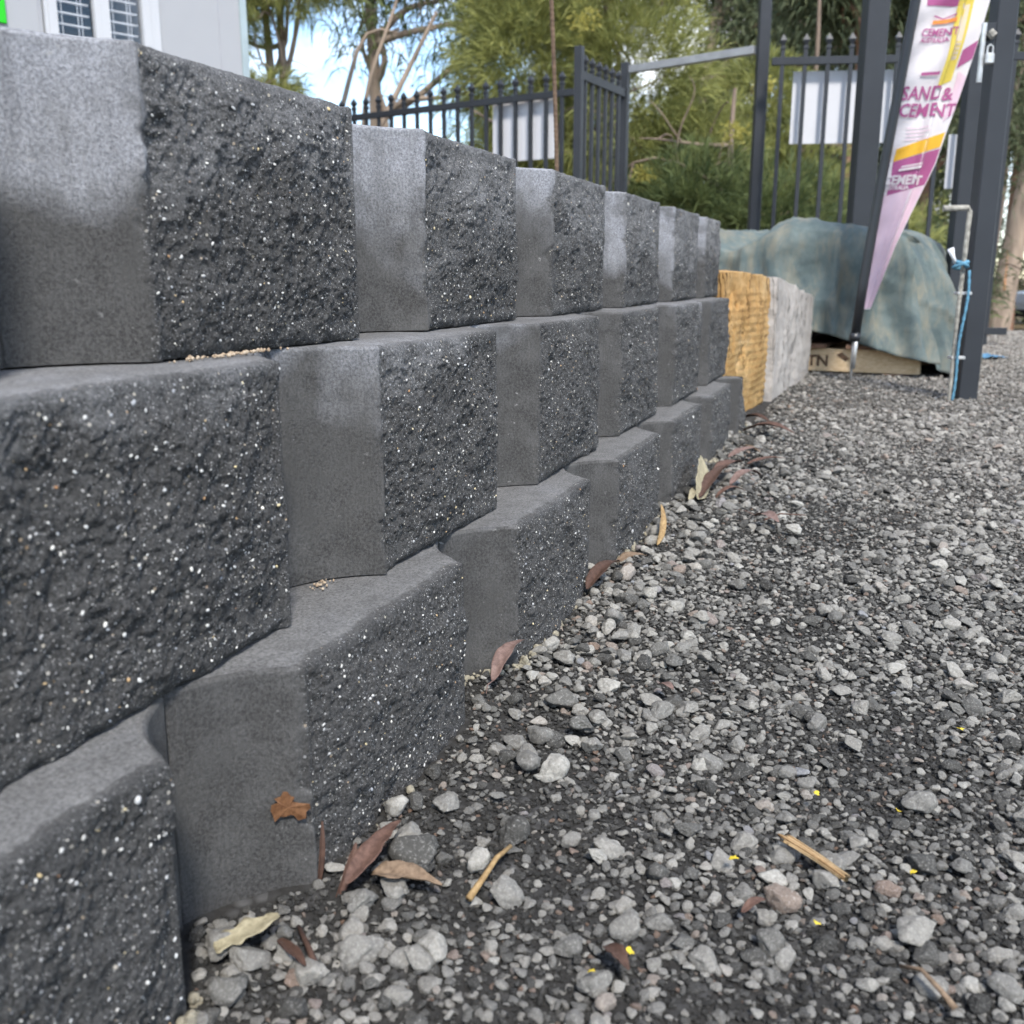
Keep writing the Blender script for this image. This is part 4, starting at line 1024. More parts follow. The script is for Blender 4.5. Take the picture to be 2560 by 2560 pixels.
def tree(name, label, base, height, blobs, leaf, bark, seed, trunk_r=0.09, tufts=500, per=16, length=0.22, width=0.006, spread=0.35, droop=0.1, leafy=False, lean=(0, 0), limbs=7, group='trees beyond the fence', shell=0.45, outd=1.0, crown_mat2=None, stems=1):
    """blobs: list of (x, y, z, rx, ry, rz) ellipsoids filled with foliage"""
    rr = np.random.default_rng(seed)
    t = thing(name, label, 'tree', base, group)
    tips = []
    for s_ in range(stems):
        b0 = (base[0] + 0.22 * s_ * (1 if s_ % 2 else -1), base[1] + 0.1 * s_, base[2])
        (V, F), P = limb(b0, (b0[0] + lean[0], b0[1] + lean[1], base[2] + height), trunk_r, trunk_r * 0.3, seed + s_, 0.025, 14)
        obj('trunk', V, F, bark, t, True); tips.append(P)
    parts = []
    for i in range(limbs):
        bl = blobs[i % len(blobs)]; P = tips[i % len(tips)]; k = int(rr.integers(5, 12)); st = P[k]
        en = np.array(bl[:3]) + rr.normal(size=3) * np.array(bl[3:]) * 0.45; en[2] = max(en[2], st[2] + 0.05)
        (V, F), Q = limb(st, en, trunk_r * 0.42, trunk_r * 0.08, seed + 40 + i, 0.10); parts.append((V, F))
        for q in range(2):
            (V, F), _ = limb(Q[4 + q * 2], np.array(Q[4 + q * 2]) + rr.normal(size=3) * np.array(bl[3:]) * 0.5, trunk_r * 0.18, trunk_r * 0.04, seed + 90 + i * 3 + q, 0.12); parts.append((V, F))
    if parts:
        V, F = join(parts); obj('limbs', V, F, bark, t, True)['kind'] = 'stuff'
    vol = np.array([b[3] * b[4] * b[5] for b in blobs]) ** (2 / 3); vol /= vol.sum(); CV = []; DV = []
    for bl, v in zip(blobs, vol):
        n = max(6, int(tufts * v)); d = rr.normal(size=(n, 3)); d /= np.linalg.norm(d, axis=1)[:, None]
        rad = (shell + (1 - shell) * rr.random(n)) * (1 + 0.30 * fbm(d * 2.2 + seed, 3, seed))
        p = np.array(bl[:3]) + d * rad[:, None] * np.array(bl[3:])
        CV.append(p); DV.append(d * outd + np.array([0, 0, 0.35]))
    V, F, tint = strands(np.vstack(CV), np.vstack(DV), length, width, per, spread, droop, seed + 5, leafy)
    cr_ = obj('crown', V, F, leaf, t, False, {'tint': tint})
    return t
def gb(x, y): return (x, y, float(gz(x, y, False)[0]))
# feathery trees just behind the gate
tree('feathery_tree', 'broad feathery olive-green tree filling the view behind the open gate', gb(0.75, 9.4), 3.6,
     [(0.15, 9.2, 2.2, 0.75, 0.6, 0.85), (0.95, 9.0, 1.9, 0.85, 0.6, 1.0), (0.55, 9.4, 2.9, 1.1, 0.7, 0.6), (1.55, 9.0, 1.1, 0.75, 0.55, 0.85), (0.75, 8.8, 0.75, 0.7, 0.5, 0.7), (0.95, 9.3, 1.35, 0.9, 0.5, 0.7), (0.25, 9.3, 1.3, 0.7, 0.5, 0.7)], M_needle, M_bark, 301, 0.08, 6500, 17, 0.19, 0.0034, 0.50, 0.2)
tree('feathery_tree', 'dark green feathery shrub low down behind the gate frame bar', gb(1.75, 8.4), 1.9,
     [(1.45, 8.3, 0.75, 0.65, 0.45, 0.75), (2.05, 8.2, 0.65, 0.7, 0.45, 0.7), (1.0, 8.5, 0.5, 0.6, 0.4, 0.6)], M_needle2, M_bark, 311, 0.05, 2600, 17, 0.18, 0.0036, 0.50, 0.2)
tree('feathery_tree', 'feathery green tree behind the fence and the blank sign left of the tall post', gb(2.7, 9.6), 3.0,
     [(2.45, 9.4, 1.0, 0.7, 0.5, 0.9), (3.2, 9.6, 0.55, 0.8, 0.5, 0.7), (2.2, 9.5, 1.9, 0.4, 0.4, 0.5)], M_needle, M_bark, 321, 0.05, 2000, 15, 0.19, 0.0038, 0.50, 0.2)
# trees right of the office
tree('feathery_tree', 'olive feathery tree with three slim pale trunks beside the office corner', gb(-2.75, 11.6), 5.0,
     [(-3.1, 11.4, 3.4, 0.7, 0.6, 0.7), (-2.3, 11.4, 3.7, 0.8, 0.6, 0.6), (-2.7, 11.2, 2.2, 0.62, 0.4, 0.42), (-3.2, 11.3, 2.0, 0.45, 0.4, 0.6)], M_needle, M_bark_p, 331, 0.075, 2300, 14, 0.18, 0.0045, 0.65, 0.35, lean=(0.1, 0), stems=3, limbs=9)
tree('gum_tree', 'tall gum with drooping dark green foliage and bare pale boughs against the sky', gb(-1.95, 13.6), 6.0,
     [(-0.9, 13.4, 4.4, 1.1, 0.8, 0.55), (-2.0, 13.5, 4.5, 0.9, 0.8, 0.5), (0.2, 13.6, 3.9, 0.8, 0.7, 0.6), (-0.3, 13.2, 3.1, 0.55, 0.4, 0.45), (-1.7, 13.2, 3.6, 0.35, 0.3, 0.3)], M_needle2, M_bark_p, 341, 0.12, 1000, 15, 0.24, 0.011, 0.8, 0.5, True, limbs=10)
bo_t = thing('dead_bough', 'bare pale forked bough reaching up to the right beside the office', 'bough', gb(-2.35, 12.4), None)
(V1, F1), P1 = limb((-2.35, 12.4, 0.9), (-0.85, 12.3, 3.35), 0.055, 0.02, 351, 0.05); (V2, F2), P2 = limb(P1[3], (-1.15, 12.2, 3.9), 0.03, 0.012, 352, 0.06); (V3, F3), P3 = limb((-2.75, 12.5, 0.9), (-1.3, 12.4, 3.15), 0.04, 0.015, 353, 0.08)
obj('stem', V1, F1, M_bark_p, bo_t, True); obj('stem', V2, F2, M_bark_p, bo_t, True); obj('stem', V3, F3, M_bark_p, bo_t, True)
tree('shrub', 'low dark shrub on the skyline at the foot of the bare bough', gb(-2.2, 13.0), 1.6, [(-2.4, 13, 1.55, 0.5, 0.4, 0.55), (-1.85, 13, 1.35, 0.55, 0.4, 0.5)], M_needle2, M_bark, 361, 0.04, 500, 14, 0.2, 0.009, 0.6, 0.2)
tree('shrub', 'sparse olive shrub showing through the fence below the cloud', gb(-0.35, 11.6), 1.6, [(-0.15, 11.5, 1.35, 0.5, 0.4, 0.6), (0.25, 11.4, 1.9, 0.35, 0.3, 0.55)], M_needle, M_bark, 371, 0.04, 420, 14, 0.22, 0.007, 0.5, 0.2)
# gums on the right
RG = [((5.2, 13.5), 6.0, [(4.3, 13.4, 3.6, 0.8, 0.7, 0.5), (5.3, 13.2, 4.0, 0.8, 0.7, 0.5), (4.7, 13.3, 2.6, 0.5, 0.5, 0.35), (5.9, 13.5, 3.0, 0.6, 0.5, 0.4)], M_bark_r, (-0.3, 0), 'gum with spreading reddish boughs behind the fence left of the thick post', 401),
      ((4.1, 13.0), 6.5, [(3.7, 13, 3.9, 0.7, 0.6, 0.5), (4.4, 13, 4.2, 0.6, 0.6, 0.4)], M_bark_r, (0.5, 0), 'straight gum with a thick reddish trunk just left of the tall gate frame post', 411),
      ((7.0, 15.5), 7.0, [(6.3, 15.4, 3.8, 1.0, 0.8, 0.55), (7.5, 15.4, 4.4, 0.9, 0.8, 0.6), (6.9, 15.2, 2.3, 0.7, 0.5, 0.5), (7.9, 15.5, 2.9, 0.7, 0.5, 0.6)], M_bark, (0.2, 0), 'leafy gum behind the top of the banner', 421),
      ((9.2, 17.5), 8.0, [(8.8, 17.4, 4.0, 1.0, 0.8, 0.7), (10.0, 17.4, 4.8, 1.0, 0.8, 0.7), (9.6, 17.2, 2.6, 0.9, 0.6, 0.6)], M_bark_p, (0.5, 0), 'gum with twisted pale trunk behind the right gate post', 431)]
for (bx, by), hh, bl, bk, ln, lab, sd_ in RG:
    tree('gum_tree', lab, gb(bx, by), hh, bl, M_gum, bk, sd_, 0.13, 900, 14, 0.16, 0.014, 0.9, 0.5, True, lean=ln, limbs=11, shell=0.2)
# tall trunks along the far side of the road
fx = [(11.55, 24.2, 0.30, 'M_bark_p', 'left'), (12.05, 24.8, 0.20, 'M_bark_r', ''), (12.5, 24.0, 0.26, 'M_bark', ''), (13.3, 25.5, 0.24, 'M_bark_p', ''), (10.4, 25.6, 0.22, 'M_bark_r', ''), (9.3, 26.5, 0.20, 'M_bark_p', ''), (7.9, 26.0, 0.22, 'M_bark', ''), (6.6, 27.0, 0.2, 'M_bark_r', ''), (5.3, 27.5, 0.22, 'M_bark_p', '')]
flab = ['thick pale roadside trunk with an orange scar, just right of the nearest gate post', 'reddish slim trunk close beside the pale scarred trunk by the road', 'grey-brown trunk by the road left of the white vehicle', 'pale trunk by the road behind the white vehicle',
        'reddish trunk by the road seen between the two right gate posts', 'pale roadside trunk behind the lower part of the banner', 'grey-brown roadside trunk behind the banner pole', 'reddish roadside trunk behind the fence right of the thick post', 'pale roadside trunk behind the fence left of the thick post']
mats = {'M_bark_p': M_bark_p, 'M_bark_r': M_bark_r, 'M_bark': M_bark}
for i, ((x, y, r_, mk_, _), lab) in enumerate(zip(fx, flab)):
    rr = np.random.default_rng(500 + i)
    bl = [(x + rr.uniform(-1, 1), y + rr.uniform(-0.6, 0.6), rr.uniform(3.0, 8.5), rr.uniform(0.9, 1.6), 0.9, rr.uniform(0.6, 1.1)) for _ in range(6)] + ([(x + rr.uniform(-0.8, 0.8), y + 0.5, 0.4, 0.8, 0.5, 0.7)] if i > 3 else [])
    tt = tree('roadside_gum', lab, gb(x, y), 11, bl, M_gum, mats[mk_], 510 + i * 7, r_, 700, 12, 0.30, 0.028, 0.9, 0.5, True, limbs=9, group='gums along the road', shell=0.2, lean=(rr.uniform(-0.4, 0.6), 0))
    if i == 0:
        V, F = bbox((x - 0.02, y - r_ * 0.93, 0.55), (0.14, 0.05, 0.9), 0.02); obj('bark_scar', V, F, plain('orange_bare_wood', (0.50, 0.24, 0.11), 0.9, 0.25, 5), tt)
# undergrowth masses behind the fences, each bush on its own
ub = [(3.6, 15.5, 0.9, 0.9), (4.9, 17.0, 1.0, 1.1), (6.0, 16.2, 0.9, 1.0), (7.3, 18.5, 1.2, 1.3), (2.2, 14.5, 1.2, 1.5), (1.0, 14.5, 1.2, 1.8), (-0.2, 15.5, 1.1, 1.2), (8.2, 24.0, 1.6, 2.2), (5.8, 24.5, 1.8, 2.4), (3.6, 24.0, 1.8, 2.6)]
ul = ['brown-green bush under the blank sign left of the thick post', 'bush behind the foot of the thick post', 'bush behind the lower banner', 'bush between the banner and the slim gate post', 'large bush behind the tall gate frame post', 'large bush behind the feathery tree', 'bush behind the fence sign left of the gate', 'tall bush by the road behind the slim gate post', 'tall bush by the road behind the banner', 'tall bush by the road behind the fence']
for i, ((x, y, r_, h_), lab) in enumerate(zip(ub, ul)):
    z0 = gb(x, y)[2]
    tree('shrub', lab, gb(x, y), h_ * 1.2, [(x, y, z0 + h_ * 0.55, r_, r_ * 0.7, h_ * 0.6), (x + r_ * 0.5, y, z0 + h_ * 0.9, r_ * 0.6, r_ * 0.5, h_ * 0.5)], (M_gum, M_needle, M_needle2)[i % 3], M_bark, 600 + i * 9, 0.05, 420, 12, 0.26, 0.016, 0.7, 0.3, True, limbs=5, group='undergrowth beyond the fence')
for i, (x, lab) in enumerate(((6.3, 'tall hazy tree far behind the fence and thick post'), (9.0, 'tall hazy tree far behind the banner'), (11.4, 'tall hazy tree far behind the two right gate posts'), (13.6, 'tall hazy tree far behind the scarred roadside trunk'), (16.2, 'tall hazy tree far behind the white vehicle'))):
    y = 31 + (i % 2) * 2; rr = np.random.default_rng(880 + i)
    tree('distant_tree', lab, gb(x, y), 8.0, [(x + rr.uniform(-1, 1), y, z_, 1.3, 0.9, 0.9) for z_ in (-0.2, 0.9, 2.0, 3.2, 4.4, 5.6, 7.0)], (M_gum, M_needle2)[i % 2], M_bark, 900 + i * 11, 0.2, 1000, 12, 0.34, 0.030, 0.9, 0.4, True, limbs=8, group='trees beyond the road', shell=0.15)
# yellow blossom on the feathery trees
yl = [((1.68, 7.95, 1.50), 0.10, 'bright yellow blossom spray right of centre beside the tall gate frame post'), ((0.56, 8.35, 2.36), 0.10, 'yellow blossom spray at the top of the feathery tree near the rusty bar'), ((1.88, 8.0, 1.83), 0.06, 'small yellow blossom just under the overhead bar end'), ((1.02, 8.2, 1.22), 0.07, 'pale yellow blossom low in the feathery tree'), ((0.05, 8.4, 1.45), 0.06, 'pale yellow blossom right of the white fence sign'), ((1.17, 7.9, 0.90), 0.05, 'pale yellow new shoot just above the block wall')]
for i, (p, r_, lab) in enumerate(yl):
    rr = np.random.default_rng(700 + i); d = rr.normal(size=(70, 3)); d /= np.linalg.norm(d, axis=1)[:, None]
    V, F, tint = strands(np.array(p) + d * r_ * 1.5 * rr.uniform(0.1, 1, (70, 1)) * np.array([1, 1, 0.7]), d + np.array([0.3, 0, 0.6]), 0.028, 0.0035, 12, 0.9, 0.1, 710 + i)
    single('blossom_spray', V, F, M_yellow, lab, 'blossom', p, 'yellow blossom on the feathery trees', attrs={'tint': tint})

# ------------------------------------------------------------------ white vehicle at the right edge
vx, vy = 14.85, 26.3; vz = gb(vx, vy)[2]
van = thing('parked_vehicle', 'white parked vehicle cut off by the right edge beyond the road', 'vehicle', (vx, vy, vz))
prof = [(-1.75, 0.42), (-1.78, 0.75), (-1.65, 0.98), (-0.95, 1.08), (-0.35, 1.68), (1.6, 1.72), (2.1, 1.15), (2.15, 0.45)]
V = [(vx + a, vy - 0.85, vz + b) for a, b in prof] + [(vx + a, vy + 0.85, vz + b) for a, b in prof]; n_ = len(prof)
F = [tuple(range(n_)), tuple(range(2 * n_ - 1, n_ - 1, -1))] + [(i, i + n_, (i + 1) % n_ + n_, (i + 1) % n_) for i in range(n_)]
bd_ = obj('body', V, F, M_carw, van); bv = bd_.modifiers.new('bevel', 'BEVEL'); bv.width = 0.06; bv.segments = 2
for a in (-1.05, 1.35):
    V, F = tube([(vx + a, vy - 0.88, vz + 0.34), (vx + a, vy - 0.66, vz + 0.34)], 0.34, 24); wh = obj('wheel', V, F, M_tyre, van)
    V, F = tube([(vx + a, vy - 0.90, vz + 0.34), (vx + a, vy - 0.86, vz + 0.34)], 0.20, 18); obj('rim', V, F, M_galv, wh)
V, F = bbox((vx - 1.79, vy, vz + 0.48), (0.12, 1.6, 0.18), 0.03); obj('bumper', V, F, M_tyre, van)
V = [(vx - 0.80, vy - 0.862, vz + 1.12), (vx - 0.32, vy - 0.862, vz + 1.58), (vx + 1.45, vy - 0.862, vz + 1.60), (vx + 1.7, vy - 0.862, vz + 1.15)]; obj('side_window', V, [(0, 3, 2, 1)], M_dark, van)
for s_ in (-0.6, 0.6):
    V, F = bbox((vx - 1.72, vy + s_, vz + 0.82), (0.10, 0.30, 0.16), 0.03); obj('headlight', V, F, M_galv, van)

# ------------------------------------------------------------------ litter on the gravel and on the wall
def litter_mat(name, a, b_, bump=0.4):
    m, t, b = newmat(name, 0.7, 0.25); n = N(t); v = n.coord((1, 1, 1)); f = n.noise(v, 160, 6, 0.75)
    n.link(n.ramp(f, [(0.3, a), (0.68, b_)]), b.inputs['Base Color']); n.bump(n.noise(v, 300, 4), bump, 0.001, b); return m
M_l1 = litter_mat('red_brown_leaf', (0.045, 0.024, 0.018), (0.14, 0.08, 0.06)); M_l2 = litter_mat('dry_tan_leaf', (0.09, 0.06, 0.038), (0.26, 0.185, 0.125)); M_l3 = litter_mat('cream_bark_flake', (0.16, 0.135, 0.08), (0.36, 0.32, 0.215))
M_l4 = litter_mat('dark_brown_leaf', (0.03, 0.016, 0.011), (0.09, 0.05, 0.036)); M_l5 = litter_mat('pink_grey_leaf', (0.08, 0.05, 0.042), (0.21, 0.14, 0.12)); M_l6 = litter_mat('yellow_petal', (0.50, 0.36, 0.02), (0.66, 0.52, 0.06)); M_tw = litter_mat('tan_twig', (0.16, 0.095, 0.04), (0.36, 0.25, 0.12))
M_stuck = litter_mat('brown_torn_leaf', (0.06, 0.022, 0.008), (0.19, 0.095, 0.045))
def leaf(a, b, width, mat, label, curl=0.3, bend=0.2, twist=0.0, group=None, name='fallen_leaf', tip=1.0, jag=0.0, lift=0.010, stem=0.0, up=None, cat='leaf'):
    """leaf blade from point a to point b (world); width across"""
    a = np.array(a, float); b = np.array(b, float)
    d = b - a; L = np.linalg.norm(d); d /= L
    up = np.array([0, 0, 1.0]) if up is None else np.array(up, float)
    sd_ = np.cross(d, up); sd_ /= np.linalg.norm(sd_) + 1e-9; nn = np.cross(sd_, d)
    width *= 0.85; jag = max(jag, 0.16); nu_, nv_ = 9, 22; V = []; hsh = abs(hash(label)) % 97
    hsh = sum(ord(ch) for ch in label) % 97
    for j in range(nv_):
        t = j / (nv_ - 1); w = width * (math.sin(math.pi * min(1, t ** 0.8 * 0.97 + 0.02)) ** (0.75 * tip)) + 0.0006
        for i in range(nu_):
            s = i / (nu_ - 1) * 2 - 1; ang = twist * (t - 0.5)
            jj = 1 + jag * float(vnoise(np.array([[t * 9, s * 2, hsh]]), 3)[0])
            lat = s * w / 2 * jj; hgt = curl * abs(s) ** 1.6 * w / 2 + bend * L * math.sin(math.pi * t) * 0.5
            p = a + d * L * t + sd_ * (lat * math.cos(ang)) + nn * (hgt + lat * math.sin(ang)) + up * lift
            V.append(tuple(p))
    V = np.array(V); V += 0.0012 * np.stack([0 * V[:, 0], 0 * V[:, 0], fbm(V * 80, 2, hsh)], 1)
    o = single(name, V, gridF(nu_, nv_), mat, label, cat, tuple((a + b) / 2), group, True)
    so = o.modifiers.new('thickness', 'SOLIDIFY'); so.thickness = 0.0004
    if stem:
        V, F = tube([tuple(a + up * lift), tuple(a - d * stem * 0.5 + up * (lift + 0.003)), tuple(a - d * stem + up * (lift + 0.001) + sd_ * 0.004)], [0.0007, 0.0006, 0.0005], 6); obj('stem', V, F, mat, o, True)
    return o
def gp(x, y, dz=0.0): return (x, y, float(gz(x, y)[0]) + dz)
leaf(gp(-0.112, 0.600, 0.010), gp(-0.082, 0.662, 0.022), 0.017, M_l1, 'large red-brown leaf leaning on the gravel at the foot of the first complete bottom block', 0.35, 0.10, 0.2)
leaf(gp(-0.098, 0.622, 0.004), gp(-0.048, 0.607, 0.006), 0.020, M_l2, 'curled tan strip of bark lying behind the large red-brown leaf', 0.5, 0.10, 0.5, jag=0.35, name='bark_strip', cat='bark')
leaf(gp(-0.124, 0.618, -0.004), gp(-0.112, 0.640, 0.028), 0.008, M_l1, 'narrow pink-brown leaf standing upright against the foot of the wall', 0.5, 0.1, 0.3, up=(0.5, -0.85, 0.1), lift=0.002)
leaf(gp(-0.139, 0.635, -0.004), gp(-0.137, 0.648, 0.040), 0.004, M_l4, 'thin dark brown leaf edge standing at the corner of the bottom block', 0.6, 0.1, 0.3, up=(0.5, -0.85, 0.1), lift=0.002)
leaf(gp(-0.186, 0.546, 0.004), gp(-0.150, 0.568, 0.014), 0.019, M_l3, 'cream bark flake with a ragged end near the bottom left corner of the gravel', 0.2, 0.08, 0.2, tip=0.5, jag=0.4, name='bark_flake', cat='bark')
leaf(gp(-0.150, 0.562, 0.000), gp(-0.126, 0.530, 0.004), 0.008, M_l4, 'dark brown leaf under the cream bark flake', 0.5, 0.1)
leaf(gp(-0.020, 0.955, 0.004), gp(0.013, 1.012, 0.028), 0.018, M_l5, 'pink-brown curled leaf with dark blotches by the second bottom block', 0.3, 0.35, 0.4, stem=0.02)
leaf(gp(0.098, 1.250, 0.002), gp(0.150, 1.340, 0.016), 0.022, M_l4, 'dark curled leaf in the notch between two bottom blocks', 0.6, 0.2, 0.5)
leaf(gp(0.150, 1.370, 0.006), gp(0.190, 1.385, 0.012), 0.022, M_l2, 'pale tan triangular leaf on the gravel beside the fourth bottom block', 0.2, 0.25, 0.2, tip=0.6, stem=0.04)
leaf(gp(0.222, 1.500, 0.004), gp(0.238, 1.575, 0.050), 0.020, M_tw, 'golden-brown leaf standing on edge against the fourth bottom block', 0.5, 0.1, 0.4, up=(0.6, -0.8, 0.1), lift=0.004)
leaf(gp(0.322, 1.765, 0.004), gp(0.350, 1.85, 0.010), 0.015, M_l3, 'cream strip of bark lying along the foot of the wall', 0.3, 0.1, tip=0.6, name='bark_flake', cat='bark')
leaf(gp(0.335, 1.80, 0.010), gp(0.365, 1.94, 0.060), 0.052, M_l3, 'pale yellow leaf propped in the notch above the leaf pile', 0.2, 0.1, up=(0.5, -0.85, 0.2))
leaf(gp(0.345, 1.795, 0.004), gp(0.430, 1.96, 0.030), 0.026, M_l4, 'long dark brown leaf in the leaf pile at the foot of the wall', 0.5, 0.12, 0.4)
leaf(gp(0.385, 1.90, 0.012), gp(0.475, 2.03, 0.022), 0.030, M_l1, 'red-brown leaf on top of the leaf pile at the foot of the wall', 0.5, 0.15, 0.4)
leaf(gp(0.415, 1.865, 0.010), gp(0.490, 1.93, 0.014), 0.024, M_l5, 'pinkish leaf at the right side of the leaf pile', 0.3, 0.35, 0.4)
leaf(gp(0.375, 1.80, 0.004), gp(0.435, 1.815, 0.010), 0.016, M_l1, 'small red leaf curled at the front of the leaf pile', 0.4, 0.4, 0.3)
leaf(gp(0.470, 2.14, 0.008), gp(0.560, 2.20, 0.014), 0.026, M_l5, 'pink-brown leaf lying flat by the fifth bottom block', 0.3, 0.2, 0.2)
leaf(gp(0.500, 2.09, 0.006), gp(0.590, 2.12, 0.010), 0.018, M_l1, 'narrow red-brown leaf in front of the flat pink-brown leaf', 0.3, 0.15, 0.2)
leaf(gp(0.525, 2.30, 0.004), gp(0.555, 2.20, 0.008), 0.010, M_l2, 'slim tan leaf pointing at the camera by the fifth bottom block', 0.3, 0.15)
leaf(gp(0.585, 2.52, 0.006), gp(0.690, 2.42, 0.014), 0.050, M_l1, 'broad red-brown leaf near the foot of the orange sandstone block', 0.3, 0.25, 0.3)
leaf(gp(0.605, 2.66, 0.010), gp(0.670, 2.58, 0.020), 0.040, M_l4, 'dark leaf at the very end of the block wall', 0.4, 0.3, 0.3)
leaf(gp(0.405, 1.615, 0.010), gp(0.428, 1.560, 0.012), 0.030, M_l5, 'pale pink-white leaf with a long thin stalk alone on the gravel', 0.25, 0.25, 0.2, stem=0.06)
leaf(gp(0.150, 0.948, 0.006), gp(0.160, 0.925, 0.010), 0.010, M_l5, 'tiny pinkish leaf fragment on the gravel in front of the second bottom block', 0.3, 0.2)
leaf(gp(0.058, 0.545, 0.006), gp(0.070, 0.520, 0.008), 0.012, M_l4, 'small brown leaf scrap on the near gravel at the lower centre', 0.3, 0.3)
leaf(gp(0.150, 0.575, 0.006), gp(0.168, 0.586, 0.008), 0.007, M_l1, 'small red-brown leaf scrap near the yellow petals', 0.3, 0.3)
yp = [(0.154, 0.633, 0.009), (0.242, 0.717, 0.006), (0.410, 0.845, 0.008), (0.300, 0.700, 0.005), (0.196, 0.560, 0.006), (0.075, 0.535, 0.007), (0.046, 0.520, 0.006), (0.275, 0.615, 0.006), (0.35, 0.61, 0.007), (0.13, 0.51, 0.008), (0.42, 0.80, 0.006), (0.27, 1.02, 0.008), (0.33, 1.25, 0.012), (0.05, 0.585, 0.005), (0.27, 0.535, 0.007)]
for i, (x, y, s_) in enumerate(yp[:8]):
    s_ *= 0.72
    a_ = random.uniform(0, 6.28)
    leaf(gp(x, y, 0.008), gp(x + s_ * math.cos(a_), y + s_ * math.sin(a_), 0.010), s_ * 0.75, M_l6, 'tiny bright yellow petal lying on the gravel', 0.08, 0.06, 0.9, 'yellow petals scattered on the gravel', 'fallen_petal', tip=0.35, jag=0.7, cat='petal')
def twig(P, r0, r1, mat, label, name='twig'):
    n_ = len(P); V, F = tube(P, list(np.linspace(r0, r1, n_)), 7)
    V = V + 0.0005 * np.stack([fbm(V * 300, 2, 3), fbm(V * 300, 2, 4), fbm(V * 300, 2, 5)], 1)
    return single(name, V, F, mat, label, 'twig', P[0], None, True)
twig([gp(-0.029, 0.598, 0.010), gp(-0.020, 0.615, 0.016), gp(-0.011, 0.636, 0.019), gp(-0.001, 0.655, 0.017)], 0.0026, 0.0015, M_tw, 'thin tan stick on the gravel right of the curled bark')
twig([gp(0.236, 0.528, 0.010), gp(0.243, 0.515, 0.018), gp(0.250, 0.502, 0.014), gp(0.255, 0.494, 0.008)], 0.0010, 0.0022, M_l2, 'short pinkish twig standing up at the bottom right of the gravel')
twig([gp(0.42, 1.62, 0.012), gp(0.455, 1.65, 0.014), gp(0.50, 1.655, 0.012)], 0.0015, 0.001, M_l1, 'fine red stalk lying beside the pale pink-white leaf')
twig([gp(-0.140, 0.575, 0.010), gp(-0.128, 0.550, 0.012), gp(-0.118, 0.532, 0.006)], 0.0014, 0.0022, M_l4, 'dark twig poking out under the cream bark flake')
twig([(-0.207, 0.512, 0.040), (-0.205, 0.507, 0.064), (-0.211, 0.505, 0.086)], 0.0016, 0.0008, M_l1, 'short reddish twig leaning on the nearest bottom block at the lower left')
# splinter of wood
a0, a1 = np.array(gp(0.203, 0.664, 0.014)), np.array(gp(0.229, 0.618, 0.012)); dd_ = (a1 - a0); LL = np.linalg.norm(dd_); dd_ /= LL; sd_ = np.cross(dd_, [0, 0, 1]); sd_ /= np.linalg.norm(sd_)
V = []; nj = 26
for j in range(nj):
    t = j / (nj - 1)
    for i in range(24):
        th = 2 * math.pi * i / 24; w_ = 0.0052 * (1 - 0.35 * t) ; h_ = 0.0020
        lj = 0.006 * float(vnoise(np.array([[i * 1.7, 0.0, 3.0 if t > 0.5 else 9.0]]), 8)[0]) * (1 if t < 0.12 or t > 0.88 else 0)
        rj = 1 + 0.30 * float(vnoise(np.array([[i * 2.3, t * 1.2, 0]]), 9)[0])
        V.append(tuple(a0 + dd_ * (LL * t + lj) + sd_ * math.cos(th) * w_ * rj + np.array([0, 0, 1]) * math.sin(th) * h_ * rj + np.array([0, 0, 0.001 * math.sin(3 * t)])))
F = gridF(24, nj, True) + [tuple(range(23, -1, -1)), tuple((nj - 1) * 24 + i for i in range(24))]
ft = np.tile(np.random.default_rng(4).random(24), nj)
single('wood_splinter', V, F, M_splint, 'splintered sliver of light brown wood lying alone on the gravel', 'wood splinter', tuple(a0), None, True, {'tint': ft})
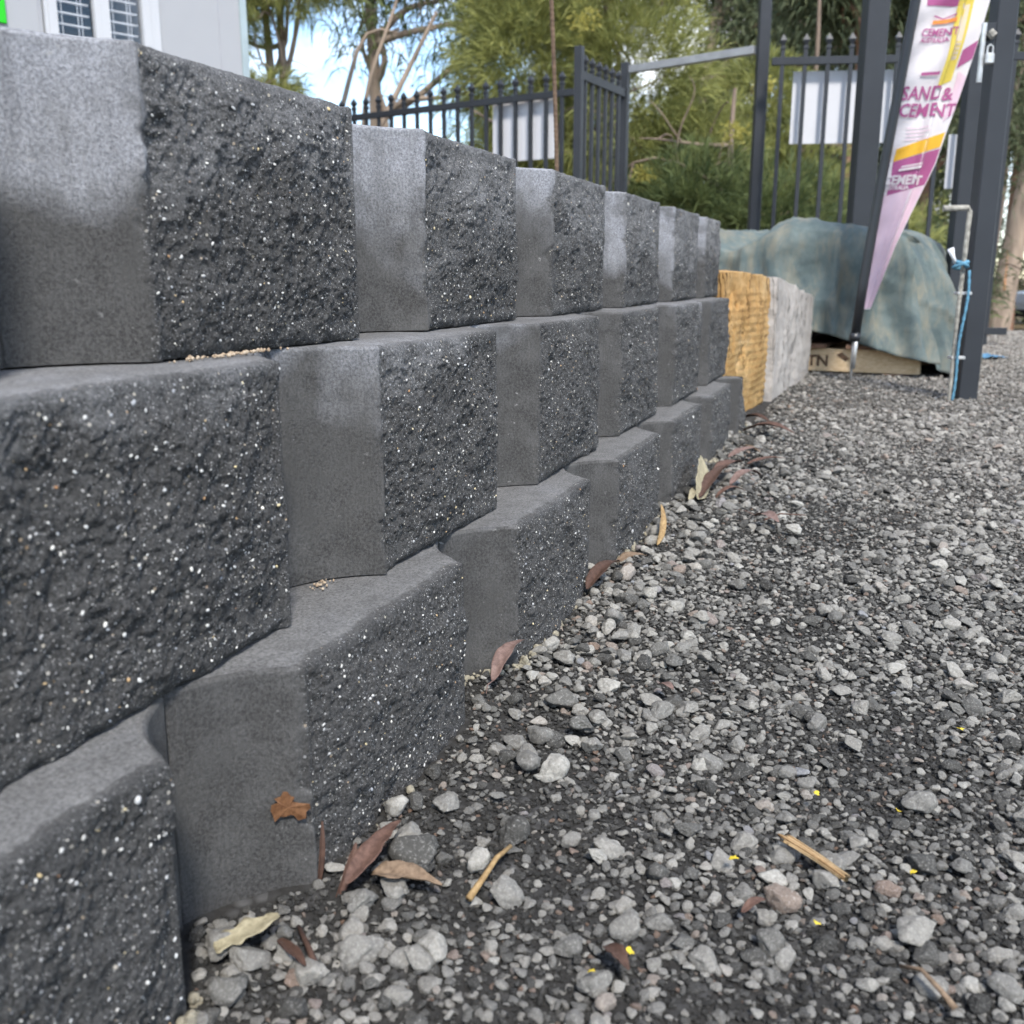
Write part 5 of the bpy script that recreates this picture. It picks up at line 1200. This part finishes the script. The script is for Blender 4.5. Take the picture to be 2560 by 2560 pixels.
# torn leaf stuck on the smooth flank of the first complete bottom block
cO = P0 - D * (CH + ROUGH) + IN * DEP; cQ = P0 - D * ROUGH; ce = (cQ - cO) / np.linalg.norm(cQ - cO); cn_ = np.array([ce[1], -ce[0]])
def flank(s, z, off=0.003):
    t = s / np.linalg.norm(cQ - cO); sag = 0.011 * math.sin(math.pi * min(max(t, 0), 1)); p = cO + ce * s + cn_ * (off - sag); return (p[0], p[1], z)
out = [(-0.016, -0.002), (-0.015, 0.004), (-0.009, 0.006), (-0.012, 0.010), (-0.006, 0.012), (-0.004, 0.017), (0.000, 0.016), (0.003, 0.011), (0.006, 0.010), (0.004, 0.005), (0.011, 0.003), (0.019, 0.002), (0.020, -0.003), (0.016, -0.006), (0.015, -0.013), (0.008, -0.015), (0.007, -0.010), (0.002, -0.008), (-0.003, -0.010), (-0.008, -0.009), (-0.013, -0.014), (-0.014, -0.007)]
V = [flank(0.075, 0.098, 0.0045)] + [flank(0.075 + a * 0.72, 0.098 + b * 0.72, 0.0035 + 0.0004 * (i % 3)) for i, (a, b) in enumerate(out)]
F = [(0, 1 + i, 1 + (i + 1) % len(out)) for i in range(len(out))]
o = single('torn_leaf', V, F, M_stuck, 'torn brown leaf stuck on the smooth flank of a bottom block', 'leaf', V[0], None, False)
so = o.modifiers.new('thickness', 'SOLIDIFY'); so.thickness = 0.0005
# crumbs of orange grit lodged on the ledges
M_grit = litter_mat('orange_sand_grit', (0.18, 0.11, 0.06), (0.50, 0.42, 0.32))
def grit(label, cs, z, n_, spread, seed):
    rr = np.random.default_rng(seed); AV = []; AF = []; c = 0
    bm = bmesh.new(); bmesh.ops.create_icosphere(bm, subdivisions=1, radius=1.0); sv = np.array([tuple(v.co) for v in bm.verts]); sf = np.array([[v.index for v in f.verts] for f in bm.faces]); bm.free()
    for i in range(n_):
        s = 0.0004 + 0.0015 * rr.random() ** 2; t = rr.normal() * spread + 0.2 * spread * math.sin(i)
        p = np.array([cs[0] + D[0] * t - IN[0] * (o_ := abs(rr.normal()) * 0.0045), cs[1] + D[1] * t - IN[1] * o_, z + s * 0.6])
        AV.append(sv * s * rr.uniform(0.7, 1.3, 3) + p); AF.append(sf + c); c += len(sv)
    o = obj('sand_grit', np.vstack(AV), np.vstack(AF), M_grit, None); tag(o, label, kind='stuff')
grit('orange sand grit lodged on the ledge under the first top block', (-0.206, 0.722), 0.4, 110, 0.026, 801)
grit('orange sand grit lodged on the ledge of the lowest course', (-0.168, 0.812), 0.2, 40, 0.009, 802)
